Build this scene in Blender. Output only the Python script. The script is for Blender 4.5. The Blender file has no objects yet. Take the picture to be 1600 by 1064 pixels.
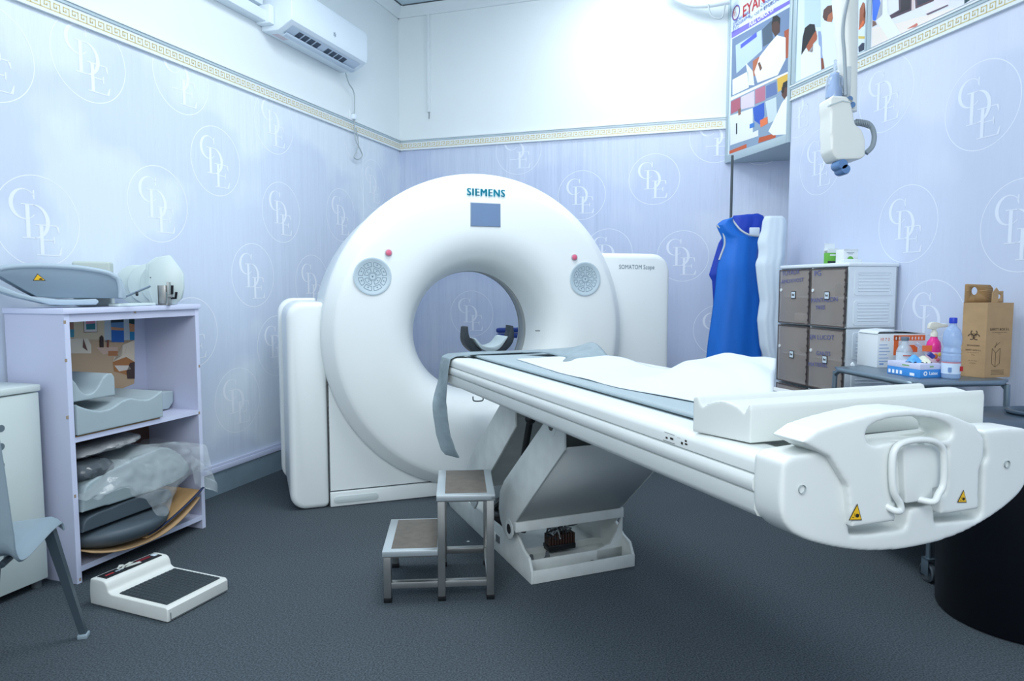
import bpy, bmesh, math, random
import numpy as np
from mathutils import Vector, Matrix, noise
from math import radians as rad, sin, cos, pi
random.seed(7)
SC = bpy.context.scene
COL = SC.collection

# ------------------------------------------------------------------ camera
F = 1090.0; CX = 800.0; CY = 532.0; PT = math.atan(85 / F); H = 1.2
cam = bpy.data.cameras.new('camera'); cam.sensor_width = 36; cam.lens = 36 * F / 1600
cam.clip_start = 0.05
co = bpy.data.objects.new('camera', cam); COL.objects.link(co)
co.location = (0, 0, H); co.rotation_euler = (pi / 2 - PT, 0, 0)
SC.camera = co

# ------------------------------------------------------------------ light
SC.view_settings.view_transform = 'Standard'; SC.view_settings.look = 'None'
SC.view_settings.gamma = 1; SC.view_settings.use_curve_mapping = False
SC.view_settings.exposure = 0.1
w = bpy.data.worlds.new('world'); SC.world = w; w.use_nodes = True
w.node_tree.nodes['Background'].inputs[0].default_value = (.82, .91, 1.0, 1)
w.node_tree.nodes['Background'].inputs[1].default_value = 0.88
def area(name, loc, target, sx, sy, power, color):
    l = bpy.data.lights.new(name, 'AREA'); l.shape = 'RECTANGLE'; l.size = sx; l.size_y = sy
    l.energy = power; l.color = color
    o = bpy.data.objects.new(name, l); COL.objects.link(o); o.location = loc
    d = Vector(target) - Vector(loc); o.rotation_euler = d.to_track_quat('-Z', 'Y').to_euler()
    return o
LC = (.925, .965, 1.0)
area('ceiling_or_fill_light', (-.1, 3.0, 3.48), (-.1, 3.001, 0), 1.2, 1.2, 56, LC)
area('ceiling_or_fill_light', (.75, 4.75, 3.44), (.95, 5.1, 2.6), .8, .3, 12, LC)  # added light, makes the bright glow high on the back wall
area('ceiling_or_fill_light', (-.2, -.5, 2.7), (.1, 3.6, 1.0), 2.2, 1.4, 62, LC)  # added frontal fill from behind the camera, hangs free below the ceiling

# ------------------------------------------------------------------ pixel helpers (photo pixel -> point on a real plane)
def ray(x, y):
    a, b, c = (x - CX) / F, 1.0, -(y - CY) / F
    return Vector((a, b * cos(PT) + c * sin(PT), -b * sin(PT) + c * cos(PT)))
O3 = Vector((0, 0, H))
def FL(x, y, z=0.0):
    d = ray(x, y); return O3 + d * ((z - H) / d.z)
def PL(x, y, P, n):
    d = ray(x, y); n = Vector(n); return O3 + d * ((Vector(P) - O3).dot(n) / d.dot(n))
class Fr:
    """local frame: origin on the floor, angle of its x axis in degrees"""
    def __init__(s, o, ang):
        s.o = Vector((o[0], o[1], 0)); s.a = rad(ang)
        s.X = Vector((cos(s.a), sin(s.a), 0)); s.Y = Vector((-sin(s.a), cos(s.a), 0))
    def loc(s, P):
        P = P - s.o; return Vector((P.dot(s.X), P.dot(s.Y), P.z))
    def onY(s, px, py, y=0.0): return s.loc(PL(px, py, s.o + s.Y * y, s.Y))
    def onX(s, px, py, x=0.0): return s.loc(PL(px, py, s.o + s.X * x, s.X))
    def onZ(s, px, py, z=0.0): return s.loc(FL(px, py, z))
    def W(s, x, y, z=0): return s.o + s.X * x + s.Y * y + Vector((0, 0, z))

# ------------------------------------------------------------------ materials
def lin(c): return tuple((v / 12.92 if v <= .04045 else ((v + .055) / 1.055) ** 2.4) for v in c)
def rgb(h): return lin(tuple(int(h[i:i + 2], 16) / 255 for i in (0, 2, 4)))
MATS = {}
def mat(name, hexc, rough=.5, metal=0.0, nscale=0, namt=0.0, bump=0.0, bscale=None, alpha=1.0, trans=0.0, stretch=None, spec=.5, ior=1.45):
    if name in MATS: return MATS[name]
    m = bpy.data.materials.new(name); m.use_nodes = True
    nt = m.node_tree; b = nt.nodes['Principled BSDF']
    c = rgb(hexc)
    b.inputs['Base Color'].default_value = (*c, 1); b.inputs['Roughness'].default_value = rough
    b.inputs['Metallic'].default_value = metal; b.inputs['Alpha'].default_value = alpha
    b.inputs['Transmission Weight'].default_value = trans; b.inputs['IOR'].default_value = ior
    b.inputs['Specular IOR Level'].default_value = spec
    if nscale or bump:
        tc = nt.nodes.new('ShaderNodeTexCoord'); mp = nt.nodes.new('ShaderNodeMapping')
        nt.links.new(tc.outputs['Object'], mp.inputs[0])
        if stretch: mp.inputs['Scale'].default_value = stretch
    if nscale:
        n = nt.nodes.new('ShaderNodeTexNoise'); n.inputs['Scale'].default_value = nscale
        n.inputs['Detail'].default_value = 4; nt.links.new(mp.outputs[0], n.inputs['Vector'])
        r = nt.nodes.new('ShaderNodeValToRGB'); nt.links.new(n.outputs['Fac'], r.inputs[0])
        r.color_ramp.elements[0].position = .3; r.color_ramp.elements[1].position = .7
        r.color_ramp.elements[0].color = (*[v * (1 - namt) for v in c], 1)
        r.color_ramp.elements[1].color = (*[min(1, v * (1 + namt)) for v in c], 1)
        nt.links.new(r.outputs[0], b.inputs['Base Color'])
    if bump:
        n2 = nt.nodes.new('ShaderNodeTexNoise'); n2.inputs['Scale'].default_value = bscale or nscale or 20
        n2.inputs['Detail'].default_value = 3
        nt.links.new(mp.outputs[0], n2.inputs['Vector'])
        bp = nt.nodes.new('ShaderNodeBump'); bp.inputs['Strength'].default_value = bump
        bp.inputs['Distance'].default_value = .01
        nt.links.new(n2.outputs['Fac'], bp.inputs['Height']); nt.links.new(bp.outputs[0], b.inputs['Normal'])
    MATS[name] = m; return m

M_white = mat('scanner_white', 'e9f0f0', .32, nscale=3, namt=.012)
M_cream = mat('couch_white', 'dfe5e3', .35, nscale=5, namt=.02)
M_dirtyw = mat('lift_white_paint', 'cfd6d4', .45, nscale=14, namt=.07)
M_liftgrey = mat('lift_cover_grey', 'c3cbcc', .5, nscale=4, namt=.04)
M_gap = mat('dark_gap', '5c6468', .7)
M_ringg = mat('bore_ring_grey', '9fa6a8', .4)
M_panelg = mat('control_panel_grey', 'b9cbd4', .4)
M_ink = mat('print_blue_grey', '6a7f8e', .5)
M_red = mat('stop_red', 'd86a86', .35)
M_screen = mat('screen_blue_grey', '6e86a8', .2)
M_cyan = mat('logo_cyan', '27a8c2', .45)
M_black = mat('black_plastic', '15191d', .35)
M_dark = mat('dark_charcoal', '2b343b', .55, nscale=30, namt=.1)
M_foamg = mat('foam_grey', 'a6b6bc', .6, nscale=6, namt=.03)
M_foamd = mat('foam_dark_grey', '4d5a63', .5, nscale=6, namt=.05)
M_cradle = mat('cradle_grey', '7f93a3', .5, nscale=4, namt=.03)
M_cradlel = mat('cradle_light_grey', 'a9bcc9', .45)
M_matg = mat('mat_blue_grey', 'a0b1b8', .6, bump=.15, bscale=25)
M_strap = mat('strap_blue_grey', '8a9ba3', .6, nscale=14, namt=.1, bump=.4, bscale=30)
M_paper = mat('paper_sheet_white', 'd2dce2', .7, bump=.1, bscale=9)
M_lav = mat('laminate_lavender', 'c5cae1', .4, nscale=3, namt=.02)
M_lave = mat('laminate_edge_pale', 'd3daf2', .35)
M_ply = mat('chipped_board', 'a08f7a', .8)
M_steel = mat('stainless_steel', 'a9aba9', .3, metal=.85, nscale=9, namt=.14)
M_steell = mat('stainless_top_edge', 'c6d0d4', .3, metal=.6)
M_rub = mat('step_rubber_brown', '67635c', .8, nscale=26, namt=.12, bump=.2, bscale=60)
M_metcab = mat('cabinet_cream_metal', 'd3dfdb', .4, nscale=3, namt=.02)
M_chair = mat('chair_plastic', '90a2ac', .35)
M_chairleg = mat('chair_leg_grey', '55646e', .4, metal=.5)
M_scale = mat('scale_cream', 'dfe3de', .4, nscale=14, namt=.03)
M_kraft = mat('kraft_cardboard', 'b0926c', .8, nscale=20, namt=.06)
M_kraftd = mat('kraft_side', 'a8875c', .8, nscale=20, namt=.06)
M_kprint = mat('kraft_print', '5d4c3a', .8)
M_blue = mat('apron_blue', '0a66c6', .55, nscale=5, namt=.12, bump=.25, bscale=6, stretch=(2, 2, .5))
M_dblue = mat('apron_dark_blue', '123cb0', .6, bump=.3, bscale=10)
M_piping = mat('piping_grey', 'b9c2c8', .6)
M_coat = mat('coat_white', 'cfdde8', .8, bump=.3, bscale=8)
M_brown = mat('smoked_door', 'aca29b', .15, alpha=.46)
M_drw = mat('drawer_white', 'dfe9f0', .35)
M_drin = mat('drawer_inside', '8e8a8c', .8)
M_tube = mat('trolley_steel', '7f919e', .35, metal=.7)
M_lid = mat('bin_lid', '3d4d5c', .3)
M_bin = mat('bin_black', '070b14', .35)
M_ac = mat('ac_white', 'e6f2fb', .3)
M_acd = mat('ac_vent_dark', '465466', .6)
M_acg = mat('ac_louver', 'c6d6e6', .4)
M_alu = mat('frame_aluminium', 'b4c6cd', .4, metal=.2)
M_gold = mat('meander_gold', 'cdbf86', .45, metal=.2)
M_trim = mat('trim_white', 'dfe8ec', .5)
M_cable = mat('cable_grey', 'aab6ba', .5)
M_hose = mat('hose_grey', '8d9aa2', .45)
M_inj = mat('injector_white', 'd9ddd8', .35)
M_injb = mat('knob_blue', '5a7fae', .35)
M_clear = mat('clear_plastic', 'cfe0f0', .08, trans=.75, alpha=.55)
M_bag = mat('plastic_bag', 'd6e0e4', .12, alpha=.3, bump=1.0, bscale=14, spec=1.0)
M_yellow = mat('warning_yellow', 'e8b81c', .5)
M_wline = mat('warning_black', '1d1a10', .5)

class Part:
    """collects shapes into one mesh"""
    def __init__(s): s.bm = bmesh.new(); s.mats = []
    def mi(s, m):
        if m not in s.mats: s.mats.append(m)
        return s.mats.index(m)
    def _merge(s, b2, m, M=None):
        if M is not None: bmesh.ops.transform(b2, matrix=M, verts=b2.verts)
        i = s.mi(m)
        vm = {v: s.bm.verts.new(v.co) for v in b2.verts}
        for f in b2.faces:
            try:
                nf = s.bm.faces.new([vm[v] for v in f.verts]); nf.material_index = i; nf.smooth = True
            except ValueError: pass
        b2.free(); return s
    def box(s, m, x0, x1, y0, y1, z0, z1, bev=0.0, seg=2, M=None):
        b = bmesh.new(); bmesh.ops.create_cube(b, size=1)
        for v in b.verts:
            v.co = Vector(((x0 + x1) / 2 + v.co.x * (x1 - x0), (y0 + y1) / 2 + v.co.y * (y1 - y0), (z0 + z1) / 2 + v.co.z * (z1 - z0)))
        if bev: bmesh.ops.bevel(b, geom=list(b.edges), offset=bev, segments=seg, affect='EDGES', profile=.5, clamp_overlap=True)
        return s._merge(b, m, M)
    def prism(s, m, pts, axis, a0, a1, bev=0.0, seg=2, M=None, cuts=0):
        """polygon pts in the two other axes (xz for y, xy for z, yz for x), extruded a0..a1"""
        b = bmesh.new()
        def P(p, a):
            if axis == 'y': return (p[0], a, p[1])
            if axis == 'z': return (p[0], p[1], a)
            return (a, p[0], p[1])
        n = len(pts); rows = [[b.verts.new(P(p, a0 + (a1 - a0) * k / (cuts + 1))) for p in pts] for k in range(cuts + 2)]
        caps = [b.faces.new(rows[0]), b.faces.new(rows[-1][::-1])]
        for k in range(cuts + 1):
            for i in range(n):
                j = (i + 1) % n; b.faces.new([rows[k][i], rows[k + 1][i], rows[k + 1][j], rows[k][j]])
        bmesh.ops.recalc_face_normals(b, faces=b.faces)
        if bev:
            ed = set(e for f in b.faces if len(f.verts) == n and n > 4 for e in f.edges) if n > 4 else set(b.edges)
            ed |= set(e for e in b.edges if len(e.link_faces) == 2 and e.calc_face_angle(0) > rad(50))
            ed = [e for e in ed if len(e.link_faces) == 2 and e.calc_face_angle(0) > rad(20)]
            bmesh.ops.bevel(b, geom=ed, offset=bev, segments=seg, affect='EDGES', profile=.5, clamp_overlap=True)
        return s._merge(b, m, M)
    def lathe(s, m, prof, c=(0, 0, 0), axis='z', seg=48, M=None, cap=False, a0=0, a1=2 * pi):
        b = bmesh.new(); full = abs(a1 - a0 - 2 * pi) < 1e-6; n = seg if full else seg + 1; rows = []
        for (r, h) in prof:
            row = []
            for i in range(n):
                t = a0 + (a1 - a0) * i / seg
                if axis == 'z': v = (c[0] + r * cos(t), c[1] + r * sin(t), c[2] + h)
                elif axis == 'y': v = (c[0] + r * cos(t), c[1] + h, c[2] + r * sin(t))
                else: v = (c[0] + h, c[1] + r * cos(t), c[2] + r * sin(t))
                row.append(b.verts.new(v))
            rows.append(row)
        for k in range(len(rows) - 1):
            for i in range(n if full else n - 1):
                j = (i + 1) % n; b.faces.new([rows[k][i], rows[k][j], rows[k + 1][j], rows[k + 1][i]])
        if cap:
            b.faces.new(rows[0]); b.faces.new(rows[-1][::-1])
        bmesh.ops.remove_doubles(b, verts=b.verts, dist=1e-6)
        bmesh.ops.recalc_face_normals(b, faces=b.faces)
        return s._merge(b, m, M)
    def tube(s, m, pts, r, seg=10, M=None, smooth=0, radii=None):
        pts = [Vector(p) for p in pts]
        if smooth:
            pts = spline(pts, smooth)
        if radii is not None and len(radii) != len(pts):
            radii = [radii[0] + (radii[-1] - radii[0]) * i / (len(pts) - 1) for i in range(len(pts))]
        b = bmesh.new(); rows = []; prev = None
        for k, p in enumerate(pts):
            d = (pts[min(k + 1, len(pts) - 1)] - pts[max(k - 1, 0)]).normalized()
            if prev is None:
                u = d.orthogonal().normalized()
            else:
                u = (prev - d * prev.dot(d)).normalized()
            prev = u; v = d.cross(u); rr = radii[k] if radii else r
            rows.append([b.verts.new(p + (u * cos(2 * pi * i / seg) + v * sin(2 * pi * i / seg)) * rr) for i in range(seg)])
        for k in range(len(rows) - 1):
            for i in range(seg):
                j = (i + 1) % seg; b.faces.new([rows[k][i], rows[k][j], rows[k + 1][j], rows[k + 1][i]])
        b.faces.new(rows[0][::-1]); b.faces.new(rows[-1])
        bmesh.ops.recalc_face_normals(b, faces=b.faces)
        return s._merge(b, m, M)
    def ball(s, m, c, rx, ry, rz, seg=24, M=None):
        b = bmesh.new(); bmesh.ops.create_uvsphere(b, u_segments=seg, v_segments=seg // 2, radius=1)
        for v in b.verts: v.co = Vector((c[0] + v.co.x * rx, c[1] + v.co.y * ry, c[2] + v.co.z * rz))
        return s._merge(b, m, M)
    def poly(s, m, pts, M=None):
        b = bmesh.new(); f = b.faces.new([b.verts.new(p) for p in pts]); bmesh.ops.triangulate(b, faces=[f])
        return s._merge(b, m, M)
    def grid(s, m, nu, nv, fn, M=None, closeu=False):
        b = bmesh.new(); V = [[b.verts.new(fn(i / nu, j / nv)) for j in range(nv + 1)] for i in range(nu if closeu else nu + 1)]
        for i in range(nu):
            for j in range(nv):
                b.faces.new([V[i][j], V[(i + 1) % len(V)][j], V[(i + 1) % len(V)][j + 1], V[i][j + 1]])
        bmesh.ops.recalc_face_normals(b, faces=b.faces)
        return s._merge(b, m, M)
    def text(s, m, body, size, M, align='CENTER', bold=0.0, sx=1.0, ext=.0003, sp=1.0):
        c = bpy.data.curves.new('tmp', 'FONT'); c.body = body; c.size = size; c.align_x = align; c.align_y = 'CENTER'
        c.offset = bold; c.resolution_u = 3; c.extrude = ext; c.space_character = sp
        o = bpy.data.objects.new('tmp', c); me = o.to_mesh()
        b = bmesh.new(); b.from_mesh(me); o.to_mesh_clear(); bpy.data.objects.remove(o); bpy.data.curves.remove(c)
        for v in b.verts: v.co.x *= sx
        return s._merge(b, m, M)
    def build(s, name, parent=None, loc=(0, 0, 0), rz=0.0, rot=None, sharp=38, mods=()):
        me = bpy.data.meshes.new(name); s.bm.to_mesh(me); s.bm.free()
        for m in s.mats: me.materials.append(m)
        try: me.set_sharp_from_angle(angle=rad(sharp))
        except Exception: pass
        o = bpy.data.objects.new(name, me); COL.objects.link(o)
        o.location = loc; o.rotation_euler = rot or (0, 0, rz)
        if parent is not None: o.parent = parent
        for (t, kw) in mods:
            md = o.modifiers.new(t.lower(), t)
            for k, v in kw.items(): setattr(md, k, v)
        return o
def soft(voxel=.005, it=4): return [('REMESH', dict(mode='VOXEL', voxel_size=voxel, use_smooth_shade=True)), ('SMOOTH', dict(factor=.5, iterations=it))]
def solid(t, off=0.0): return [('SOLIDIFY', dict(thickness=t, offset=off))]
def spline(pts, n):
    out = []
    for k in range(len(pts) - 1):
        p0 = pts[max(k - 1, 0)]; p1 = pts[k]; p2 = pts[k + 1]; p3 = pts[min(k + 2, len(pts) - 1)]
        for i in range(n):
            t = i / n
            out.append(.5 * ((2 * p1) + (p2 - p0) * t + (2 * p0 - 5 * p1 + 4 * p2 - p3) * t * t + (3 * p1 - p0 - 3 * p2 + p3) * t ** 3))
    out.append(pts[-1]); return out
def spl2(pts, n=5):
    return [(v.x, v.y) for v in spline([Vector((p[0], p[1], 0)) for p in pts], n)]
def rrect(x0, x1, y0, y1, r, n=6, corners=(1, 1, 1, 1)):
    """corners: bottom-left, bottom-right, top-right, top-left"""
    out = []
    for k, (cx, cy, a) in enumerate([(x0, y0, pi), (x1, y0, 1.5 * pi), (x1, y1, 0), (x0, y1, .5 * pi)]):
        rr = r if corners[k] == 1 else corners[k] * r
        ccx = cx + (rr if k in (0, 3) else -rr); ccy = cy + (rr if k in (0, 1) else -rr)
        if rr <= 0: out.append((cx, cy)); continue
        for i in range(n + 1):
            t = a + .5 * pi * i / n; out.append((ccx + rr * cos(t), ccy + rr * sin(t)))
    return out
def thing(name, label, cat, loc=(0, 0, 0), rz=0.0, group=None):
    o = bpy.data.objects.new(name, None); COL.objects.link(o); o.empty_display_size = .1
    o.location = loc; o.rotation_euler = (0, 0, rz); o['label'] = label; o['category'] = cat
    if group: o['group'] = group
    return o
def tag(o, label, cat, group=None):
    o['label'] = label; o['category'] = cat
    if group: o['group'] = group
    return o
def struct(o): o['kind'] = 'structure'; return o
# matrix that lays flat artwork (x right, y up, z toward viewer) on a plane
def face(o, right, up):
    r = Vector(right).normalized(); u = Vector(up); u = (u - r * u.dot(r)).normalized(); n = r.cross(u)
    M = Matrix((r, u, n)).transposed().to_4x4(); M.translation = Vector(o); return M

# ------------------------------------------------------------------ frames of the room
CORN = (-.971, 6.147)
WL = Fr(CORN, -108.5)          # x towards the camera along the left wall, y into the room
WB = Fr(CORN, -18.5)           # x to the right along the back wall, y away from the room
WR = Fr((1.597, 5.288), -77.6) # x towards the camera along the right wall, y away from the room
ZC = 3.55; ZT = 2.38

# ------------------------------------------------------------------ wall vinyl with round monograms
def serif_letters():
    """unit letters, height 1, as polygon lists"""
    def C():
        P = []
        n = 20; a0, a1 = rad(42), rad(318)
        for i in range(n):
            t0 = a0 + (a1 - a0) * i / n; t1 = a0 + (a1 - a0) * (i + 1) / n
            def o(t): return (.45 + .45 * cos(t), .5 + .5 * sin(t))
            def q(t): return (.49 + .36 * cos(t), .5 + .465 * sin(t))
            P.append([o(t0), o(t1), q(t1), q(t0)])
        P.append([(.76, .98), (.80, .98), (.80, .68), (.77, .68), (.73, .80)])
        return P
    def D():
        P = [[(.12, .03), (.24, .03), (.24, .97), (.12, .97)], [(0, 0), (.4, 0), (.4, .035), (0, .035)], [(0, .965), (.4, .965), (.4, 1), (0, 1)]]
        n = 14
        for i in range(n):
            t0 = -pi / 2 + pi * i / n; t1 = -pi / 2 + pi * (i + 1) / n
            def o(t): return (.38 + .45 * cos(t), .5 + .5 * sin(t))
            def q(t): return (.36 + .34 * cos(t), .5 + .465 * sin(t))
            P.append([o(t0), o(t1), q(t1), q(t0)])
        return P
    def E():
        return [[(.12, .03), (.24, .03), (.24, .97), (.12, .97)], [(0, 0), (.76, 0), (.72, .035), (0, .035)], [(0, .965), (.72, .965), (.72, 1), (0, 1)],
                [(.24, .49), (.55, .49), (.55, .525), (.24, .525)], [(.55, .38), (.58, .38), (.58, .63), (.55, .63), (.52, .51)],
                [(.76, 0), (.80, .28), (.77, .28), (.68, .035)], [(.72, 1), (.74, .76), (.71, .76), (.64, .965)]]
    return C(), D(), E()
LET = serif_letters()
def monogram(P, m, put, u, z, zmax=9.9, zmin=0.0, R=.195, umin=-9, umax=99, fl=1):
    th = .0042; n = 56
    def inside(pp): return all(zmin <= q[1] <= zmax and umin <= q[0] <= umax for q in pp)
    for i in range(n):
        t0 = 2 * pi * i / n; t1 = 2 * pi * (i + 1) / n
        pp = [(u + (R - th) * cos(t0), z + (R - th) * sin(t0)), (u + R * cos(t0), z + R * sin(t0)), (u + R * cos(t1), z + R * sin(t1)), (u + (R - th) * cos(t1), z + (R - th) * sin(t1))]
        if inside(pp): P.poly(m, [put(*q) for q in pp])
    for li, (L, (x0, y0, sx, sy)) in enumerate(zip(LET, ((-.64, .02, .72, .66), (-.38, -.38, .78, .74), (-.08, -.74, .76, .68)))):
        for k in L:
            pp = [(u + fl * (x0 + q[0] * sx) * R, z + (y0 + q[1] * sy) * R) for q in k]
            if inside(pp): P.poly(m, [(lambda v: (v[0], v[1] * (1.5 + .5 * li), v[2]))(put(*q)) for q in pp])

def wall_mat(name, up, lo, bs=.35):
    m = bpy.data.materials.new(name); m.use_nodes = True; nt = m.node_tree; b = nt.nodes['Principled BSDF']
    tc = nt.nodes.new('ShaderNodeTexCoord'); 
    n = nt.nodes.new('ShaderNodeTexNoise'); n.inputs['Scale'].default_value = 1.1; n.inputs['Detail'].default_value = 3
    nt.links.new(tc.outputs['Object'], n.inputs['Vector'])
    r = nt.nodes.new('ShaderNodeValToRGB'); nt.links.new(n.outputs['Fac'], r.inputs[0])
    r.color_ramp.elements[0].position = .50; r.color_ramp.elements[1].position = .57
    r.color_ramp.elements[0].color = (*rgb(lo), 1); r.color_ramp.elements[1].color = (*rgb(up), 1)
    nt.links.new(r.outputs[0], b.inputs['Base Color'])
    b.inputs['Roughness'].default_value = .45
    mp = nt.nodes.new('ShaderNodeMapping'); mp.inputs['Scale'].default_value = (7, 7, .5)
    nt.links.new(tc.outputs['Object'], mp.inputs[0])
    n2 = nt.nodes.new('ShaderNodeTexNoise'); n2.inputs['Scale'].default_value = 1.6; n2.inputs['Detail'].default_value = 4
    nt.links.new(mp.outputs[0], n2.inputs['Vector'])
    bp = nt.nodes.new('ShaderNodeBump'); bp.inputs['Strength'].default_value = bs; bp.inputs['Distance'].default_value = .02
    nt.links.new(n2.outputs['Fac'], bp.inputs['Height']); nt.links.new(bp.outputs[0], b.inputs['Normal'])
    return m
M_up = mat('upper_wall_paint', 'e2ebee', .6, nscale=2, namt=.015)
M_vin = wall_mat('vinyl_lavender', 'cfd8ea', 'c5d0e6')
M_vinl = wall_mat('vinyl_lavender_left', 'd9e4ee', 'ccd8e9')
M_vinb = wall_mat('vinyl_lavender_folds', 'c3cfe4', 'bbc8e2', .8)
M_logol = mat('vinyl_print_left', 'e9f0f8', .45)
M_logo = mat('vinyl_print_pale', 'dde6f4', .45)
M_base = mat('baseboard_grey_blue', '7f939f', .5, nscale=8, namt=.06)
M_ceil = mat('ceiling_panel', 'c3d6e0', .6)
M_line = mat('seam_dark', '4b555c', .7)
def carpet():
    m = bpy.data.materials.new('carpet_dark_grey'); m.use_nodes = True; nt = m.node_tree; b = nt.nodes['Principled BSDF']
    tc = nt.nodes.new('ShaderNodeTexCoord')
    n = nt.nodes.new('ShaderNodeTexNoise'); n.inputs['Scale'].default_value = 170; n.inputs['Detail'].default_value = 3
    n2 = nt.nodes.new('ShaderNodeTexNoise'); n2.inputs['Scale'].default_value = 1.3; n2.inputs['Detail'].default_value = 5
    nt.links.new(tc.outputs['Object'], n.inputs['Vector']); nt.links.new(tc.outputs['Object'], n2.inputs['Vector'])
    r = nt.nodes.new('ShaderNodeValToRGB'); nt.links.new(n.outputs['Fac'], r.inputs[0])
    r.color_ramp.elements[0].position = .34; r.color_ramp.elements[1].position = .68
    r.color_ramp.elements[0].color = (*rgb('2c363d'), 1); r.color_ramp.elements[1].color = (*rgb('5a6770'), 1)
    mx = nt.nodes.new('ShaderNodeMixRGB'); mx.blend_type = 'MULTIPLY'; mx.inputs[0].default_value = .35
    nt.links.new(r.outputs[0], mx.inputs[1]); nt.links.new(n2.outputs['Fac'], mx.inputs[2])
    nt.links.new(mx.outputs[0], b.inputs['Base Color']); b.inputs['Roughness'].default_value = .9
    bp = nt.nodes.new('ShaderNodeBump'); bp.inputs['Strength'].default_value = .3; bp.inputs['Distance'].default_value = .004
    nt.links.new(n.outputs['Fac'], bp.inputs['Height']); nt.links.new(bp.outputs[0], b.inputs['Normal'])
    return m
M_floor = carpet()

struct(Part().box(M_floor, -4, 4.2, -1.5, 7.5, -.1, 0).build('floor'))
p = Part().box(M_ceil, -4, 4.2, -1.5, 7.5, ZC, ZC + .1)
for k in range(6):   # seams between ceiling boards
    u = .65 + .6 * k
    a = WB.W(u, 0, ZC - .001); d = -WB.Y
    p.poly(M_trim, [a + WB.X * -.012, a + WB.X * .012, a + WB.X * .012 + d * 5, a - WB.X * .012 + d * 5])
struct(p.build('ceiling'))

# left wall
p = Part()
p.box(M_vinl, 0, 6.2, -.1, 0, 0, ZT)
p.box(M_up, 0, 6.2, -.1, 0, ZT, ZC)
put = lambda u, z: (u, .0004, z)
for (px, py) in [(140, 92), (284, 120), (428.5, 192), (338, 252), (248, 319), (60, 346), (440, 332), (533, 336), (583, 288), (557, 212), (-20, 80), (396, 430), (488, 442), (372, 625), (433, 540), (300, 520)]:
    q = WL.onY(px, py, 0); monogram(p, M_logol, put, q.x, q.z, ZT - .01, .18, umin=.01, fl=-1)
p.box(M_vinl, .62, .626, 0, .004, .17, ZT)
struct(p.build('wall_left', loc=WL.o, rz=WL.a))
# back wall
p = Part()
p.box(M_vinb, -.1, 3.5, 0, .1, 0, ZT)
p.box(M_up, -.1, 3.5, 0, .1, ZT, ZC)
put2 = lambda u, z: (u, -.0004, z)
for (px, py) in [(908.6, 305), (1022, 280), (950, 396), (1066.7, 400), (1119, 213), (1124, 516), (810, 235), (737, 490), (1170, 395), (1190, 215), (640, 200)]:
    q = WB.onY(px, py, 0); monogram(p, M_logo, put2, q.x, q.z, ZT - .01, .18, umin=.02)
struct(p.build('wall_back', loc=WB.o, rz=WB.a))
# right wall with the header over the niche
p = Part()
p.box(M_vin, .795, 6.6, 0, .1, 0, ZT)
p.box(M_up, .795, 6.6, 0, .1, ZT, ZC)
p.box(M_alu, .0, .795, .0, .6, 2.11, ZC)
for (px, py) in [(1533, 165), (1383, 147), (1281, 253), (1417, 350), (1248, 165), (1456, 500), (1595, 352)]:
    q = WR.onY(px, py, 0); monogram(p, M_logo, put2, q.x, q.z, ZT - .01, .18, umin=.8)
for q in [(3.1, 2.0), (3.4, 1.3), (2.8, .9)]: monogram(p, M_logo, put2, q[0], q[1], ZT - .01)
struct(p.build('wall_right', loc=WR.o, rz=WR.a))

# gold meander border, one strip per wall
def meander(name, fr, u0, u1, sgn, flip):
    p = Part(); d = lambda v: sgn * v
    def bx(m, a, b, t0, t1, z0, z1, bev=0):
        y0, y1 = sorted((d(t0), d(t1))); p.box(m, a, b, y0, y1, z0, z1, bev)
    bx(M_trim, u0, u1, 0, .010, ZT - .012, ZT + .052)
    bx(M_trim, u0, u1, 0, .018, ZT - .016, ZT - .008)
    bx(M_alu, u0, u1, 0, .016, ZT + .052, ZT + .066)
    bx(M_trim, u0, u1, 0, .022, ZT + .066, ZT + .074)
    pit = .044; n = int((u1 - u0) / pit); h = .036; t = .0048; y = d(.0108)
    b = bmesh.new()
    for k in range(n):
        a = u0 + k * pit; z = ZT + .002
        R = [(0, .0, pit * .98, t), (0, 0, t, h), (0, h - t, pit * .72, h), (pit * .72 - t, h * .36, pit * .72, h), (pit * .34, h * .36, pit * .72, h * .36 + t), (pit * .34, h * .36, pit * .34 + t, h * .68)]
        for (x0, z0, x1, z1) in R:
            if flip: x0, x1 = pit - x1, pit - x0
            f = b.faces.new([b.verts.new((a + xx, y, z + zz)) for xx, zz in ((x0, z0), (x1, z0), (x1, z1), (x0, z1))])
    p._merge(b, M_gold)
    return struct(p.build(name, loc=fr.o, rz=fr.a))
meander('trim_1', WL, .0, 6.0, 1, False)
meander('trim_2', WB, .0, 2.70, -1, False)
meander('trim_3', WR, .80, 6.3, -1, True)
# cornice
prof = [(0, 3.47), (.015, 3.47), (.03, 3.50), (.06, 3.525), (.07, ZC), (0, ZC)]
struct(Part().prism(M_trim, prof, 'x', 0, 6.2).box(M_line, .08, 6.2, .06, .078, ZC - .006, ZC - .001).build('trim_4', loc=WL.o, rz=WL.a))
struct(Part().prism(M_trim, [(-a, b) for a, b in prof], 'x', 0, 2.70).box(M_line, .08, 2.70, -.078, -.06, ZC - .006, ZC - .001).build('trim_5', loc=WB.o, rz=WB.a))
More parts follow.
